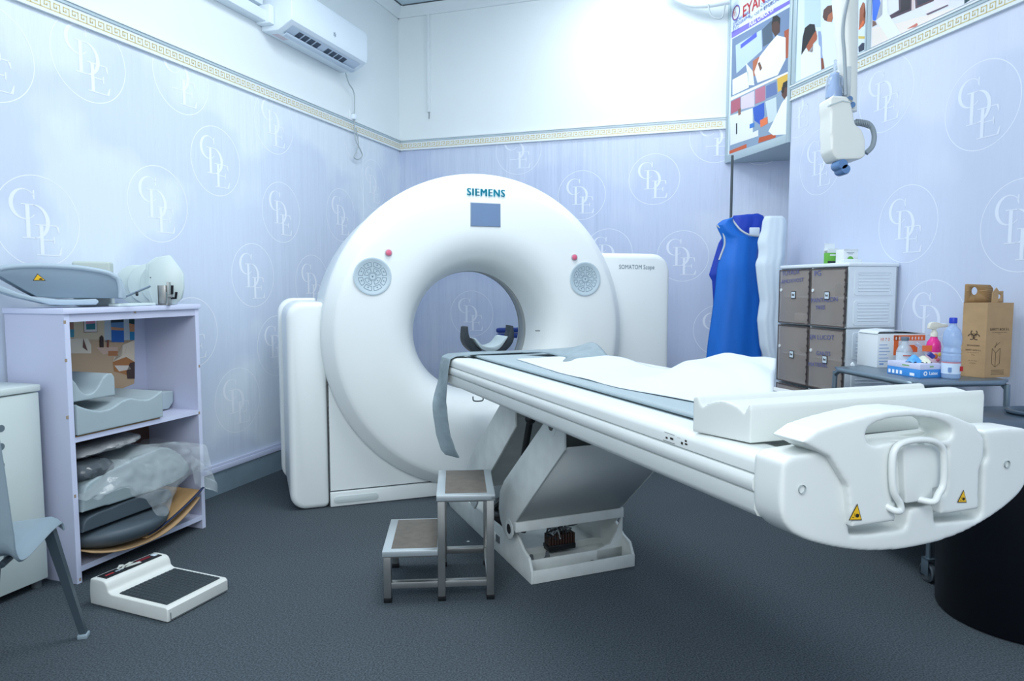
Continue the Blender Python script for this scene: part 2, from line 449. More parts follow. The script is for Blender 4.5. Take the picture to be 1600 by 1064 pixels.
# baseboards
for nm, fr, s, u0, u1 in (('baseboard_left', WL, 1, 0, 6.2), ('baseboard_back', WB, -1, 0, 3.3), ('baseboard_right', WR, -1, .8, 6.5)):
    p = Part(); f = lambda a, b: sorted((s * a, s * b))
    y0, y1 = f(0, .012); p.box(M_base, u0, u1, y0, y1, 0, .135)
    for k in range(int((u1 - u0) / .3)):   # nail heads
        p.lathe(M_gap, [(.0001, s * .0125), (.004, s * .0125)], (u0 + .15 + .3 * k, 0, .115), 'y', 8)
    y0, y1 = f(0, .022); p.box(M_lave, u0, u1, y0, y1, .135, .165, .003)
    y0, y1 = f(0, .016); p.box(M_lave, u0, u1, y0, y1, .165, .18, .002)
    struct(p.build(nm, loc=fr.o, rz=fr.a))

# ================================================================== CT SCANNER
GA = 20.4
G0 = Vector((-.706, 3.813, 0)); GX = Vector((cos(rad(GA)), sin(rad(GA)), 0))
GC = G0 + .56 * GX
FG = Fr(GC, GA); ZB = .935
sc = thing('ct_scanner', 'large white ring-shaped CT scanner gantry standing in the room corner', 'medical scanner', GC, FG.a)
RR = .895
prof = [(RR, .03), (RR, -.01), (RR - .004, -.028), (RR - .014, -.044), (RR - .055, -.083), (RR - .070, -.092), (RR - .090, -.097), (.76, -.102), (.70, -.105), (.60, -.105), (.545, -.10), (.50, -.088), (.46, -.066), (.425, -.030), (.398, .02), (.378, .08), (.364, .14), (.355, .195)]
prof = spl2(prof, 3)
Part().lathe(M_white, prof, (0, 0, ZB), 'y', 128).build('front_cover', sc, sharp=80)
Part().lathe(M_gap, [(.357, .193), (.366, .198), (.366, .212), (.353, .216)], (0, 0, ZB), 'y', 96).build('bore_seam', sc)
Part().lathe(M_ringg, [(.366, .212), (.352, .216), (.351, .235), (.353, .27), (.36, .32)], (0, 0, ZB), 'y', 96).build('bore_ring', sc, sharp=80)
Part().lathe(M_white, spl2([(.358, .32), (.37, .36), (.41, .46), (.47, .55), (.55, .62), (.64, .665), (.76, .68), (.86, .67)], 3), (0, 0, ZB), 'y', 96).build('rear_cover', sc, sharp=80)
Part().lathe(M_white, [(RR - .008, .008), (RR - .006, .05), (RR - .02, .62), (RR - .05, .67), (.80, .675)], (0, 0, ZB), 'y', 128).build('drum_cover', sc, sharp=80)
# side columns
Part().prism(M_white, rrect(-1.065, -.862, 0, 1.115, .085, 8, (1, 0, 0, 1)), 'y', .0, .60, .03, 4).build('side_column', sc)
Part().prism(M_white, rrect(-1.085, -.862, 0.01, 1.128, .09, 8, (1, 0, 0, 1)), 'y', .60, .70, .012, 3).build('rear_column', sc)
Part().prism(M_white, rrect(.60, 1.30, 0, 1.405, .12, 8, (0, 1, 1, 0)), 'y', .045, .64, .035, 4).build('side_column', sc)
# lower panel and foot strip
lp = [(-.856, .09), (-.22, .09), (-.3, .10)] + [(RR * .985 * cos(rad(a)), ZB + RR * .985 * sin(rad(a))) for a in (252, 244, 236, 228, 220, 212, 204, 196, 190)] + [(-.856, .78)]
Part().prism(M_white, lp, 'y', .006, .3).build('lower_panel', sc)
Part().prism(M_white, [(.3, .09), (.86, .09), (.86, .6), (.6, .3)], 'y', .03, .3).build('lower_panel', sc)
Part().box(M_gap, -.861, .86, .012, .3, .0, .1).box(M_gap, -.8615, -.8565, .012, .3, .09, .85).build('panel_gap', sc)
fs = Part().box(M_white, -.858, .86, -.004, .3, .003, .082, .004).build('foot_strip', sc)
Part().prism(mat('vent_plate', 'cfdadb', .5), rrect(-.84, -.60, .022, .06, .019, 6), 'y', -.009, -.003, .002).build('vent_plate', fs)
# display and lettering
YF = -.105
qd = [FG.onY(px, py, YF) for px, py in ((736, 317), (781, 319.5), (781, 354), (736, 352.5))]
xa, xb = (qd[0].x + qd[3].x) / 2, (qd[1].x + qd[2].x) / 2; za, zb = (qd[2].z + qd[3].z) / 2, (qd[0].z + qd[1].z) / 2
def front(px, py, dy=0.0):
    q = FG.onY(px, py, YF); return face((q.x, YF + dy, q.z), (1, 0, 0), (0, 0, 1)), q
dp = Part().box(mat('display_rim', '8b99a8', .4), xa - .004, xb + .004, YF - .003, YF + .03, za - .004, zb + .004, .002).build('display_frame', sc)
Part().box(M_screen, xa, xb, YF - .0045, YF - .002, za, zb).build('screen', dp)
M, q = front(759.5, 301.5, -.0015)
(lambda P_: [P_.text(M_cyan, 'SIEMENS', .056, Matrix.Translation((dx_, 0, 0)) @ M, sx=.94, sp=1.16) for dx_ in (-.0028, -.0014, 0, .0014, .0028)] and P_)(Part()).build('brand_lettering', sc)
q = FG.onY(995, 417.5, .045); 
Part().text(M_ink, 'SOMATOM Scope', .038, face((q.x, .0435, q.z), (1, 0, 0), (0, 0, 1)), sx=.86, ext=.0001, sp=1.03).build('model_lettering', sc)
# round control panels
def control(px, py):
    q = FG.onY(px, py, YF); c = (q.x, YF, q.z)
    o = Part().lathe(M_panelg, [(.096, .0), (.1, -.004), (.093, -.006), (.088, -.0035), (.0001, -.0035)], c, 'y', 48).build('control_panel', sc, sharp=60)
    b = Part(); y = YF - .0042
    def arcp(r0, r1, a0, a1, lw=.0022):
        n = 8; pr = [(r0, a0 + (a1 - a0) * i / n) for i in range(n + 1)] + [(r1, a1 + (a0 - a1) * i / n) for i in range(n + 1)]
        pts = [Vector((c[0] + r * cos(rad(a)), y, c[2] + r * sin(rad(a)))) for r, a in pr]; pts.append(pts[0])
        for i in range(len(pts) - 1):
            d = (pts[i + 1] - pts[i]).normalized() * lw * .5; nn = Vector((-d.z, 0, d.x))
            b.poly(M_ink, [pts[i] - nn, pts[i + 1] - nn, pts[i + 1] + nn, pts[i] + nn])
    for k in range(4): arcp(.024, .043, 90 * k + 55 - 40, 90 * k + 125 - 40 - 5)
    for k in range(8): arcp(.052, .074, 45 * k + 5, 45 * k + 40)
    b.lathe(M_ink, [(.017, -.0043), (.0195, -.0043)], c, 'y', 24)
    for k in range(8):
        a = rad(45 * k + 22); r = .063; x, z = c[0] + r * cos(a), c[2] + r * sin(a)
        b.poly(M_ink, [(x - .005, y, z), (x + .001, y, z + .006), (x + .005, y, z - .002)])
    for k in range(4):
        a = rad(90 * k + 50); x, z = c[0] + .034 * cos(a), c[2] + .034 * sin(a)
        b.poly(M_ink, [(x - .004, y, z), (x + .001, y, z + .005), (x + .004, y, z - .003)])
    b.poly(M_ink, [(c[0] - .006, y, c[2] + .004), (c[0], y, c[2] - .007), (c[0] + .006, y, c[2] + .004)])
    b.build('key_print', o)
control(582, 432); control(914, 436)
for px, py in ((607, 395), (897, 402)):
    q = FG.onY(px, py, YF)
    Part().lathe(mat('stop_rim', 'b9a9b4', .4), [(.019, 0), (.019, -.006), (.015, -.007)], (q.x, YF, q.z), 'y', 24).lathe(M_red, [(.015, -.007), (.014, -.011), (.008, -.013), (.0001, -.0135)], (q.x, YF, q.z), 'y', 24).build('stop_button', sc)
# small dark scuffs on the ring face
q = FG.onY(841, 517, YF); Part().box(M_gap, q.x - .011, q.x + .011, YF - .002, YF + .02, q.z - .002, q.z + .002).build('scuff_mark', sc)
q = FG.onY(624, 714, YF + .06); Part().lathe(mat('plug_cream', 'd8d5c4', .5), [(.0001, -.034), (.008, -.034), (.009, .0)], (q.x, q.y, q.z), 'y', 14).build('screw_plug', sc)
q = FG.onY(747, 622, YF)
Part().tube(M_gap, [(q.x - .03, YF, q.z + .01), (q.x - .028, YF - .012, q.z - .012), (q.x + .02, YF - .012, q.z - .014), (q.x + .03, YF, q.z)], .004, 8, smooth=4).build('hook', sc)

# ================================================================== PATIENT TABLE
FT = Fr((0, 3.435), 22.5)
tb = thing('patient_table', 'long white scanner couch on a scissor lift, running out of the ring', 'patient table', FT.o, FT.a)
# side profile (one constant section) of the couch frame
def halfprof(s):
    return [(s * .262, .856), (s * .270, .870), (s * .335, .873), (s * .350, .869), (s * .358, .862), (s * .3605, .853), (s * .3605, .8345), (s * .3535, .8330), (s * .3535, .8312), (s * .3620, .8295), (s * .3665, .821), (s * .3665, .806), (s * .362, .7985), (s * .3535, .7968), (s * .3535, .7950), (s * .3605, .7935), (s * .3605, .762), (s * .352, .748), (s * .335, .742)]
pr = halfprof(-1) + halfprof(1)[::-1]
Part().prism(M_cream, pr[::-1], 'y', -2.115, 0.0).build('couch_frame', tb, sharp=40)
# small printed scale on the near side rail
b = Part()
q = FT.onX(1047, 683, -.3605); 
def side(px, py): 
    q = FT.onX(px, py, -.3612); return (-.3612, q.y, q.z)
for (x0, y0, x1, y1) in ((1038, 675, 1054, 680), (1036, 687, 1054, 694), (1040, 682, 1043, 686), (1047, 683, 1052, 688), (1058, 683, 1063, 685), (1070, 687, 1073, 691), (1064, 690, 1067, 695), (1070, 692, 1074, 696)):
    b.poly(M_wline, [side(x0, y0), side(x1, y0 + (x1 - x0) * .35), side(x1, y1), side(x0, y1 - (x1 - x0) * .35)])
b.build('printed_symbols', tb)
# cradle plate on top
cp = [(-.255, .857), (-.250, .866), (-.20, .862), (0, .860), (.20, .862), (.250, .866), (.255, .857)]
Part().prism(mat('cradle_plate', 'd9e4e8', .4), cp, 'y', -1.96, .02).build('sliding_plate', tb)
# end cap: outline in x,z at y=-2.18
oc = spl2([(-.362, .872), (-.364, .80), (-.352, .755), (-.31, .722), (-.22, .690), (-.12, .668), (0, .658), (.12, .665), (.22, .687), (.31, .722), (.352, .757), (.364, .80), (.362, .862), (.335, .882), (.26, .888)], 5) + [(-.2, .888), (-.345, .882)]
def capPx(px, py, y=-2.185): q = FT.onY(px, py, y); return (q.x, q.z)
cap = Part().prism(M_cream, oc, 'y', -2.19, -2.112).build('end_cap', tb, mods=[])
groove = [capPx(*q) for q in ((1300, 640), (1300, 700), (1320, 757), (1325, 835), (1360, 834), (1409, 827), (1414, 822), (1419, 797), (1426, 793), (1454, 788), (1457, 790), (1458, 817), (1524, 811), (1532, 803), (1534, 728), (1541, 714), (1538, 690), (1530, 640))]
cut = Part().prism(M_cream, groove, 'y', -2.25, -2.148).build('end_cap_cutter')
def bake_bool(o, cutter, op='DIFFERENCE', soften=None):
    md = o.modifiers.new('bool', 'BOOLEAN'); md.object = cutter; md.operation = op; md.solver = 'EXACT'
    for (t, kw) in (soften or []):
        m2 = o.modifiers.new(t.lower(), t)
        for k, v in kw.items(): setattr(m2, k, v)
    par = cutter.parent; cutter.parent = o.parent; 
    bpy.context.view_layer.update()
    dg = bpy.context.evaluated_depsgraph_get()
    me = bpy.data.meshes.new_from_object(o.evaluated_get(dg))
    mats = [m for m in o.data.materials]
    o.modifiers.clear(); me.materials.clear()
    for m in mats: me.materials.append(m)
    for pz in me.polygons: pz.use_smooth = True; pz.material_index = 0
    o.data = me; me.name = o.name
    bpy.data.objects.remove(cutter)
bake_bool(cap, cut, soften=soft(.0045, 7))
# release handle: humped plate with a grip opening
hp = [capPx(*q, -2.19) for q in ((1322, 820), (1389, 811), (1391, 770), (1408, 775), (1450, 768), (1458, 765), (1459, 801), (1518, 792), (1519, 732), (1526, 714), (1527, 684), (1513, 662), (1475, 646), (1450, 641), (1412, 638), (1380, 640), (1345, 647), (1300, 659), (1268, 670), (1243, 688), (1288, 712), (1316, 757))]
hd = Part().prism(M_cream, hp[::-1], 'y', -2.206, -2.125).build('release_handle', tb)
ho = spl2([capPx(*q, -2.19) for q in ((1346, 690), (1343, 674), (1352, 662), (1375, 653), (1412, 649), (1450, 653), (1474, 664), (1477, 680), (1462, 687), (1420, 687), (1380, 690), (1360, 694), (1346, 690))], 4)[:-1]
hc = Part().prism(M_cream, ho, 'y', -2.3, -2.05).build('handle_cutter')
bake_bool(hd, hc)
lt = [capPx(*q, -2.2) for q in ((1391, 697), (1402, 690), (1462, 690), (1478, 700), (1478, 752), (1474, 772), (1450, 778), (1391, 785))]
hc = Part().prism(M_cream, lt, 'y', -2.3, -2.185).build('handle_cutter')
bake_bool(hd, hc, soften=soft(.0038, 6))
lp2 = [capPx(*q, -2.19) for q in ((1405, 700), (1412, 693), (1462, 692), (1470, 700), (1470, 755), (1465, 755), (1463, 757), (1461, 760), (1451, 762), (1451, 779), (1409, 785))]
Part().prism(M_cream, lp2, 'y', -2.200, -2.165, .004, 3).build('latch_plate', tb)
lw = [FT.onY(px, py, -2.215) for px, py in ((1391, 791), (1398, 798), (1407, 797), (1406, 786), (1397, 770), (1394, 745), (1395, 712), (1403, 696), (1420, 689), (1440, 687), (1460, 690), (1472, 700), (1475, 720), (1474, 755), (1466, 772), (1458, 784), (1448, 784))]
lw = [Vector((v.x, v.y, v.z)) for v in lw]
lw[0].y = lw[-1].y = -2.195
Part().tube(M_cream, lw, .0068, 12, smooth=4).build('pull_loop', tb)
for px, py in ((1252, 764), (1572, 725)):
    q = FT.onY(px, py, -2.19)
    Part().lathe(mat('screw_recess', '9aa5a8', .5), [(.0085, -.002), (.0075, .004), (.0001, .004)], (q.x, -2.192, q.z), 'y', 20).build('screw_recess', tb)
def warn_tri(P, M, s):
    P.poly(M_wline, [M @ Vector((-.5 * s, -.42 * s, .0)), M @ Vector((.5 * s, -.42 * s, .0)), M @ Vector((0, .5 * s, .0))])
    P.poly(M_yellow, [M @ Vector((-.42 * s, -.37 * s, .0004)), M @ Vector((.42 * s, -.37 * s, .0004)), M @ Vector((0, .40 * s, .0004))])
    P.poly(M_wline, [M @ Vector((x * s, y * s, .0008)) for x, y in ((-.04, -.22), (-.02, -.06), (.10, -.05), (.22, -.10), (.22, -.22), (.10, -.27))])
    P.poly(M_wline, [M @ Vector((x * s, y * s, .0008)) for x, y in ((-.26, -.27), (-.16, -.27), (-.14, -.24), (-.26, -.24))])
    P.poly(M_wline, [M @ Vector((x * s, y * s, .0008)) for x, y in ((-.14, -.03), (-.11, -.03), (-.06, -.18), (-.09, -.2))])
for px, py, s in ((1338, 801, .036), (1504.5, 776, .030)):
    q = FT.onY(px, py, -2.208); P = Part()
    warn_tri(P, face((q.x, -2.2078, q.z), (1, 0, -.12), (0, 0, 1)), s)
    P.build('warning_label', tb)['label'] = 'yellow triangular warning label'
# ---- scissor lift
bs = Part()
plate = [(-.685, .0), (.40, .0), (.47, .035), (.44, .075), (.25, .11), (-.38, .13), (-.44, .225), (-.475, .24), (-.51, .225), (-.52, .165), (-.60, .115), (-.655, .10), (-.685, .05)]
for x in (-.20, .275): Part().prism(M_dirtyw, plate, 'x', x, x + .012, .002, 2).build('base_side', tb)
bs.box(M_dirtyw, -.19, .276, -.67, .42, .004, .012)
bs.box(M_dirtyw, -.19, .276, -.69, -.68, .002, .056, .002)
bs.box(M_dirtyw, -.19, .276, -.60, -.59, .012, .062, .002).prism(M_dirtyw, [(.276, .012), (.276, .2), (.245, .13), (.215, .08), (.15, .062), (.15, .012)], 'y', -.60, -.59)
bs.box(M_dirtyw, -.19, .276, -.42, -.41, .012, .04)
bs.build('base_tray', tb)
for x, y in ((.11, -.635), (.17, -.64)):
    Part().lathe(M_gap if x < .15 else M_steel, [(.018, .0), (.018, .012), (.012, .02), (.0001, .02)], (x, y, .012), 'z', 8).build('base_bolt', tb)
for x, y in ((-.13, -.53), (-.05, -.52)):
    Part().lathe(M_gap, [(.03, 0), (.012, .02), (.008, .045), (.0001, .045)], (x, y, .012), 'z', 6).build('wire_nut', tb)
cb = Part()
cb.box(M_black, -.02, .115, -.47, -.41, .03, .055, .003)
for k in range(10): cb.box(mat('connector_brown', '3a2722', .5), -.015 + .0132 * k, -.006 + .0132 * k, -.466, -.414, .05, .10, .001)
cb.build('connector_block', tb)
wr = Part()
for k in range(16):
    a = random.uniform(-.03, .12); pts = [(a + random.uniform(-.03, .03) * j, -.44 + .03 * random.uniform(-1, 1), .09 + .025 * j + random.uniform(-.012, .012)) for j in range(5)]
    wr.tube([M_cable, M_gap, M_dark][k % 3], pts, .0035, 6, smooth=3)
wr.build('wiring', tb)
Part().tube(M_steel, [(.09, -.42, .05), (.09, -.42, .26)], .008, 10).build('actuator_rod', tb)
Part().box(M_dirtyw, -.208, -.2, -.30, -.25, .045, .085, .003).box(M_gap, -.204, -.199, -.34, -.29, .05, .08).build('foot_clamp', tb)
Part().lathe(M_dirtyw, [(.03, 0), (.03, .05)], (0, 0, 0), 'x', 20, cap=True, M=Matrix.Translation((-.165, -.475, .20))).build('pivot_bush', tb)
Part().lathe(M_dirtyw, [(.036, 0), (.036, .05)], (0, 0, 0), 'x', 20, cap=True, M=Matrix.Translation((.225, -.475, .20))).lathe(M_black, [(.018, -.001), (.018, 0)], (.225, -.475, .20), 'x', 16, cap=True).build('pivot_bush', tb)
# near leg
leg = [(-.525, .135), (-.475, .145), (-.425, .19), (-.405, .235), (-.42, .315), (-.47, .375), (-.87, .70), (-.86, .76), (-1.03, .76), (-1.035, .63), (-.60, .24), (-.575, .225), (-.56, .17)]
for x, nm in ((-.232, 0), (.268, 1)):
    Part().prism(M_dirtyw, leg, 'x', x, x + .010, .003, 2).build('leg_side', tb)
fc = Part()
A0 = (-.585, .225); A1 = (-1.035, .635)
fc.poly(M_liftgrey, [(-.222, A0[0], A0[1]), (.268, A0[0], A0[1]), (.268, A1[0], A1[1]), (-.222, A1[0], A1[1])])
fc.box(M_dirtyw, -.232, .282, -.60, -.575, .19, .232, .003)
fc.build('leg_cover', tb, mods=solid(.006, -1))
for y, z in ((-.53, .185), (-.93, .70)):
    Part().lathe(M_black, [(.0001, -.002), (.021, -.002), (.021, .004)], (-.233, y, z), 'x', 20).lathe(M_dirtyw, [(.021, -.001), (.04, -.001), (.04, .004)], (-.233, y, z), 'x', 24).build('pivot_pin', tb)
fc2 = Part().prism(M_dirtyw, [(-.42, .315), (-.405, .235), (-.43, .25), (-.86, .70), (-.87, .70)], 'x', -.222, .268).build('leg_web', tb)
# rear leg
leg2 = [(y + .44, z) for y, z in leg]
for x in (-.232, .268): Part().prism(M_dirtyw, leg2, 'x', x, x + .010, .003, 2).build('leg_side', tb)
Part().prism(M_dirtyw, [(-.60 + .47, .25), (-.55 + .44, .25), (-.98 + .44, .68), (-1.03 + .47, .66)], 'x', -.222, .268).build('leg_web', tb)
Part().box(M_liftgrey, -.22, .268, -1.05, -.2, .725, .742).build('under_plate', tb)
Part().tube(M_black, [(-.18, -.44, .18), (-.18, -.56, .48)], .019, 14).tube(M_black, [(-.18, -.54, .44), (-.18, -.625, .655)], .014, 12).ball(M_black, (-.18, -.63, .665), .022, .022, .022).build('gas_strut', tb)
Part().box(M_black, -.15, .02, -.12, .02, .012, .10, .02).tube(M_black, [(-.1, -.02, .1), (-.02, -.1, .2), (-.05, -.3, .16), (-.1, -.36, .1)], .018, 8, smooth=4).box(M_gap, -.05, .12, .1, .3, .012, .12, .02).build('drive_motor', tb)
for s in (-1, 1): Part().box(M_dirtyw, s * .15 - .02, s * .15 + .02, -.95, -.1, .68, .745).build('slide_rail', tb)

# mat, strap, paper sheet, tray on the couch
def mat_fn(u, v):
    y = .0 - 1.85 * u; x = -.240 + .48 * v
    z = .872 + .004 * abs(x / .24) ** 2
    return (x, y, z)
mo = Part().grid(M_matg, 60, 16, mat_fn).build('couch_mat', loc=FT.o, rz=FT.a, mods=solid(.009, 0))
tag(mo, 'thin blue-grey mat lying under the white paper on the couch', 'mat')
# folded-over strap heap at the head end, right side
def fold(u, v):
    y = -.18 - .42 * u; x = -.02 + .26 * v + .10 * sin(pi * u) * (1 - v)
    z = .888 + .050 * sin(pi * min(1, u * 1.15)) * (v ** .6) + .006 * sin(9 * u + 3 * v)
    return (x, y, z)
fo = Part().grid(M_strap, 24, 14, fold).build('folded_strap', loc=FT.o, rz=FT.a, mods=solid(.004, 0))
tag(fo, 'crumpled grey body strap folded up beside the paper at the ring end', 'strap')
# strap crossing the ring end and hanging down
def strap_fn(u, v):
    path = [(.16, .884), (.0, .884), (-.12, .884), (-.25, .884), (-.34, .880), (-.368, .868), (-.378, .82), (-.386, .74), (-.400, .66), (-.402, .59), (-.395, .51), (-.372, .44), (-.345, .405)]
    s = u * (len(path) - 1); k = min(int(s), len(path) - 2); f = s - k
    x = path[k][0] * (1 - f) + path[k + 1][0] * f; z = path[k][1] * (1 - f) + path[k + 1][1] * f
    hang = min(1, max(0, (.76 - z) / .12))
    c = v - .5
    w1 = .13 if u > .35 else .07 + .06 * u / .35
    dx = -.055 * hang * c; dy = (w1 * (1 - hang) + .050 * hang) * c
    return (x + dx + .010 * sin(9 * u) * hang, -.095 + dy + .012 * sin(pi * v) * hang, z + .004 * sin(30 * u + 3 * v) * hang)
st = Part().grid(M_strap, 60, 8, strap_fn).build('restraint_strap', loc=FT.o, rz=FT.a, mods=[('SUBSURF', dict(levels=1, render_levels=1))] + solid(.004, 1))
tag(st, 'grey fabric strap hanging down from the ring end of the couch', 'strap')
def paper(u, v):
    y = -.36 - (1.49 - .34 * v) * u
    xl = -.13 - .06 * min(1, u * 3) + .02 * sin(3 * u) + (.11 * max(0, (u - .62) / .38))
    xr = .235 + .02 * max(0, (u - .5) * 2)
    x = xl + (xr - xl) * v
    bump = math.exp(-(abs(y + 1.52 - .12 * v) / .23) ** 4) * .084 * (1 - math.exp(-((v) / .38) ** 2)) 
    bump += .018 * math.exp(-((y + .62) / .18) ** 2) * v
    cr = (.022 * abs(((u * 4.2 + v * 1.7) % 1) - .5) + .014 * abs(((u * 2.3 - v * 2.2) % 1) - .5)) * (min(1, max(.15, (u - .4) * 4))) * min(1, v * 4 + .1)
    nz = .006 * noise.noise(Vector((x * 7, y * 5, 1)))
    return (x, y, .880 + bump + cr + abs(nz))
pp = Part().grid(M_paper, 80, 26, paper).build('paper_sheet', loc=FT.o, rz=FT.a, mods=solid(.0015, 0))
tag(pp, 'crumpled white paper sheet spread over the mat on the couch', 'paper sheet')
# tray (leg support trough)
tr = Part()
pf = spl2([(0, 0), (0, .072)], 1) + spl2([(.003, .081), (.008, .079), (.014, .061), (.030, .072), (.050, .078), (.066, .080), (.084, .077), (.102, .070), (.117, .060), (.124, .074), (.130, .081), (.136, .081), (.14, .076)], 4) + [(.14, 0)]
tr.prism(mat('trough_white', 'd4dad7', .45), pf, 'x', 0, .655, cuts=0)
for v in tr.bm.verts: v.co.x -= .34 * v.co.y
tr = tr.build('leg_support', mods=soft(.0033, 4))
qb = FT.onZ(1172, 690, .879)
tr.location = FT.W(qb.x, qb.y, .8755); tr.rotation_euler = (0, 0, FT.a + rad(-4.2))
tag(tr, 'white plastic leg support trough lying crosswise on the foot end of the couch', 'leg support')
# head holder beyond the couch end
hh = thing('head_holder', 'black U-shaped head holder with grey cushion inside the scanner ring', 'head holder', FT.W(-.035, .20, .862), FT.a)
Uo = spl2([(-.135, .128), (-.138, .06), (-.112, .015), (-.06, -.018), (0, -.026), (.06, -.018), (.112, .015), (.138, .06), (.135, .128)], 5)
Ui = spl2([(.118, .132), (.112, .085), (.088, .04), (.045, .006), (0, -.004), (-.045, .006), (-.088, .04), (-.112, .085), (-.118, .132)], 5)
Part().prism(M_dark, Uo + Ui, 'y', .02, .09, .003).build('shell', hh)
cu = spl2([(-.094, .070), (-.05, .014), (0, -.001), (.05, .014), (.094, .070), (.082, .070), (.05, .036), (0, .022), (-.05, .036), (-.082, .070)], 4)
Part().prism(M_foamg, cu, 'y', .0, .15, .003).build('cushion', hh)
Part().box(M_dark, -.05, .05, -.195, .02, -.020, -.010, .003).build('mounting_tongue', hh)
# blue bolster glimpsed through the ring
bo = thing('blue_bolster', 'dark blue rolled cushions lying behind the scanner, seen through the ring', 'cushion', FG.W(.72, 1.02, 0), FG.a)
Part().box(M_metcab, -.05, .28, -.16, .16, 0, .818, .01).build('stand', bo)
for k in (0, 1): Part().lathe(mat('bolster_blue', '22408f', .5), [(.0001, -.29), (.014, -.285), (.019, -.27), (.019, .26), (.014, .285), (.0001, .29)], (0, 0, 0), 'x', 20, M=Matrix.Translation((0, -.05, .838 + .040 * k))).build('roll', bo)

# ================================================================== STEP STOOL
FS = Fr((-.486, 2.562), 4.5)
stl = thing('step_stool', 'two-step stainless steel stool with brown rubber treads in front of the scanner', 'step stool', FS.o, FS.a)
T = .028; D = .36
def post(x, y, h, nm='leg'):
    o = Part().box(M_steel, x, x + T, y, y + T, .014, h, .002).build(nm, stl)
    Part().box(M_black, x - .001, x + T + .001, y - .001, y + T + .001, 0, .02, .002).build('rubber_foot', o)
for y in (0, D - T): post(0, y, .19); post(.205, y, .39); post(.391, y, .39)
for y in (0, D - T):
    Part().box(M_steel, T, .205, y, y + T, .055, .079, .002).build('rail', stl)
    Part().box(M_steel, .205 + T, .391, y, y + T, .055, .079, .002).build('rail', stl)
    Part().box(M_steel, 0, .205, y, y + T, .175, .199, .002).build('rail', stl)
    Part().box(M_steel, .205, .419, y, y + T, .385, .409, .002).build('rail', stl)
for x in (.391,): Part().box(M_steel, x, x + T, T, D - T, .055, .079, .002).build('rail', stl)
for (x0, x1, z) in ((0, .205, .199), (.205, .419, .409)):
    s_ = Part().box(M_steell, x0 - .004, x1 + .004 * (x0 > 0), -.004, D + .004, z - .018, z + .004, .002)
    if x0 > 0: s_.box(M_steell, x1 - .012, x1 + .004, -.004, D + .004, z - .02, z, .002)
    s_ = s_.build('step_frame', stl)
    Part().box(M_rub, x0 + .028, x1 - (.004 if x0 == 0 else .026), .022, D - .012, z + .003, z + .006, .001).build('tread', s_)

# ================================================================== FLOOR SCALE
A_ = FL(141, 938, .015); B_ = FL(262, 968, .015)
dv = (B_ - A_); FC = Fr((A_.x, A_.y), math.degrees(math.atan2(dv.y, dv.x)))
LS = dv.length
sl = thing('floor_scale', 'cream floor weighing scale with black ribbed platform beside the lavender shelf', 'scale', FC.o, FC.a)
WS = .285
pr = spl2([(0, .002), (-.002, .05), (.003, .092), (.014, .1015), (.074, .1015), (.092, .085), (.098, .065), (.115, .0565)], 3) + [(LS - .01, .0565), (LS, .048), (LS, .002)]
Part().prism(M_scale, pr[::-1], 'y', 0, WS, .010, 3).build('body', sl)
Part().box(M_gap, LS - .02, LS + .0006, .012, WS - .004, .006, .009).box(M_gap, LS - .02, LS + .0006, .012, .015, .008, .034).build('seam', sl)
pl_ = Part().box(mat('ribbed_black', '333d42', .6), .135, LS - .022, .018, WS - .018, .054, .0605, .002)
for i in range(13):
    for j in range(13):
        x = .145 + (LS - .18) * i / 12; y = .028 + (WS - .056) * j / 12
        pl_.box(MATS['ribbed_black'], x - .0062, x + .0062, y - .0062, y + .0062, .0600, .0625, .0012, 1, M=Matrix.Translation((x, y, 0)) @ Matrix.Rotation(rad(45), 4, 'Z') @ Matrix.Translation((-x, -y, 0)))
pl_.build('platform', sl)
hp_ = Part().box(M_black, .018, .068, .018, WS - .018, .1005, .1045, .001).build('display_strip', sl)
Mh = face((.043, .07, .1048), (0, 1, 0), (-1, 0, 0))
Part().box(mat('led_red', '7c1f2c', .3), .028, .044, .175, .235, .1040, .1052).build('display_window', hp_)
Part().box(M_coat, .026, .05, .245, .262, .1040, .1058, .001).build('key', hp_)
dd = Part()
dd.text(mat('print_red', 'c33a45', .5), 'seca', .020, face((.043, .050, .1052), (0, 1, 0), (-1, 0, 0)), bold=.0004)
dd.text(M_coat, 'alpha', .017, face((.043, .092, .1052), (0, 1, 0), (-1, 0, 0)))
dd.build('lettering', hp_)
tp = Part()
for (x, y, a, l) in ((.03, .13, 15, .07), (.045, .15, -12, .06), (.02, .115, 40, .04)):
    tp.box(mat('tape_scrap', 'c9cdc6', .6), -l / 2, l / 2, -.008, .008, 0, .0015, M=Matrix.Translation((x, y, .105)) @ Matrix.Rotation(rad(a + 90), 4, 'Z'))
tp.build('tape_scrap', hp_)

# ================================================================== LAVENDER SHELF
FH = Fr((-1.755, 2.73), 71.5)
sh = thing('shelf_unit', 'lavender laminate open shelf with two compartments against the left wall', 'shelf', FH.o, FH.a)
SW = .708; SD = .325; SH = 1.112; tb_ = .022
Part().box(M_lav, 0, tb_, .0, SD, 0, SH - tb_).box(M_lave, 0, tb_, -.0015, 0, 0, SH - tb_).build('side_panel', sh)
Part().box(M_lav, SW - tb_, SW, .0, SD, 0, SH - tb_).box(M_lave, SW - tb_, SW, -.0015, 0, 0, SH - tb_).build('side_panel', sh)
Part().box(M_lave, -.008, SW + .008, -.010, SD, SH - tb_, SH, .002).box(M_lav, tb_, SW - tb_, .0, .015, SH - tb_ - .032, SH - tb_).build('top_panel', sh)
Part().box(M_lav, tb_, SW - tb_, .0, SD, .575, .595).box(M_lave, tb_, SW - tb_, -.0015, 0, .575, .595).build('shelf_board', sh)
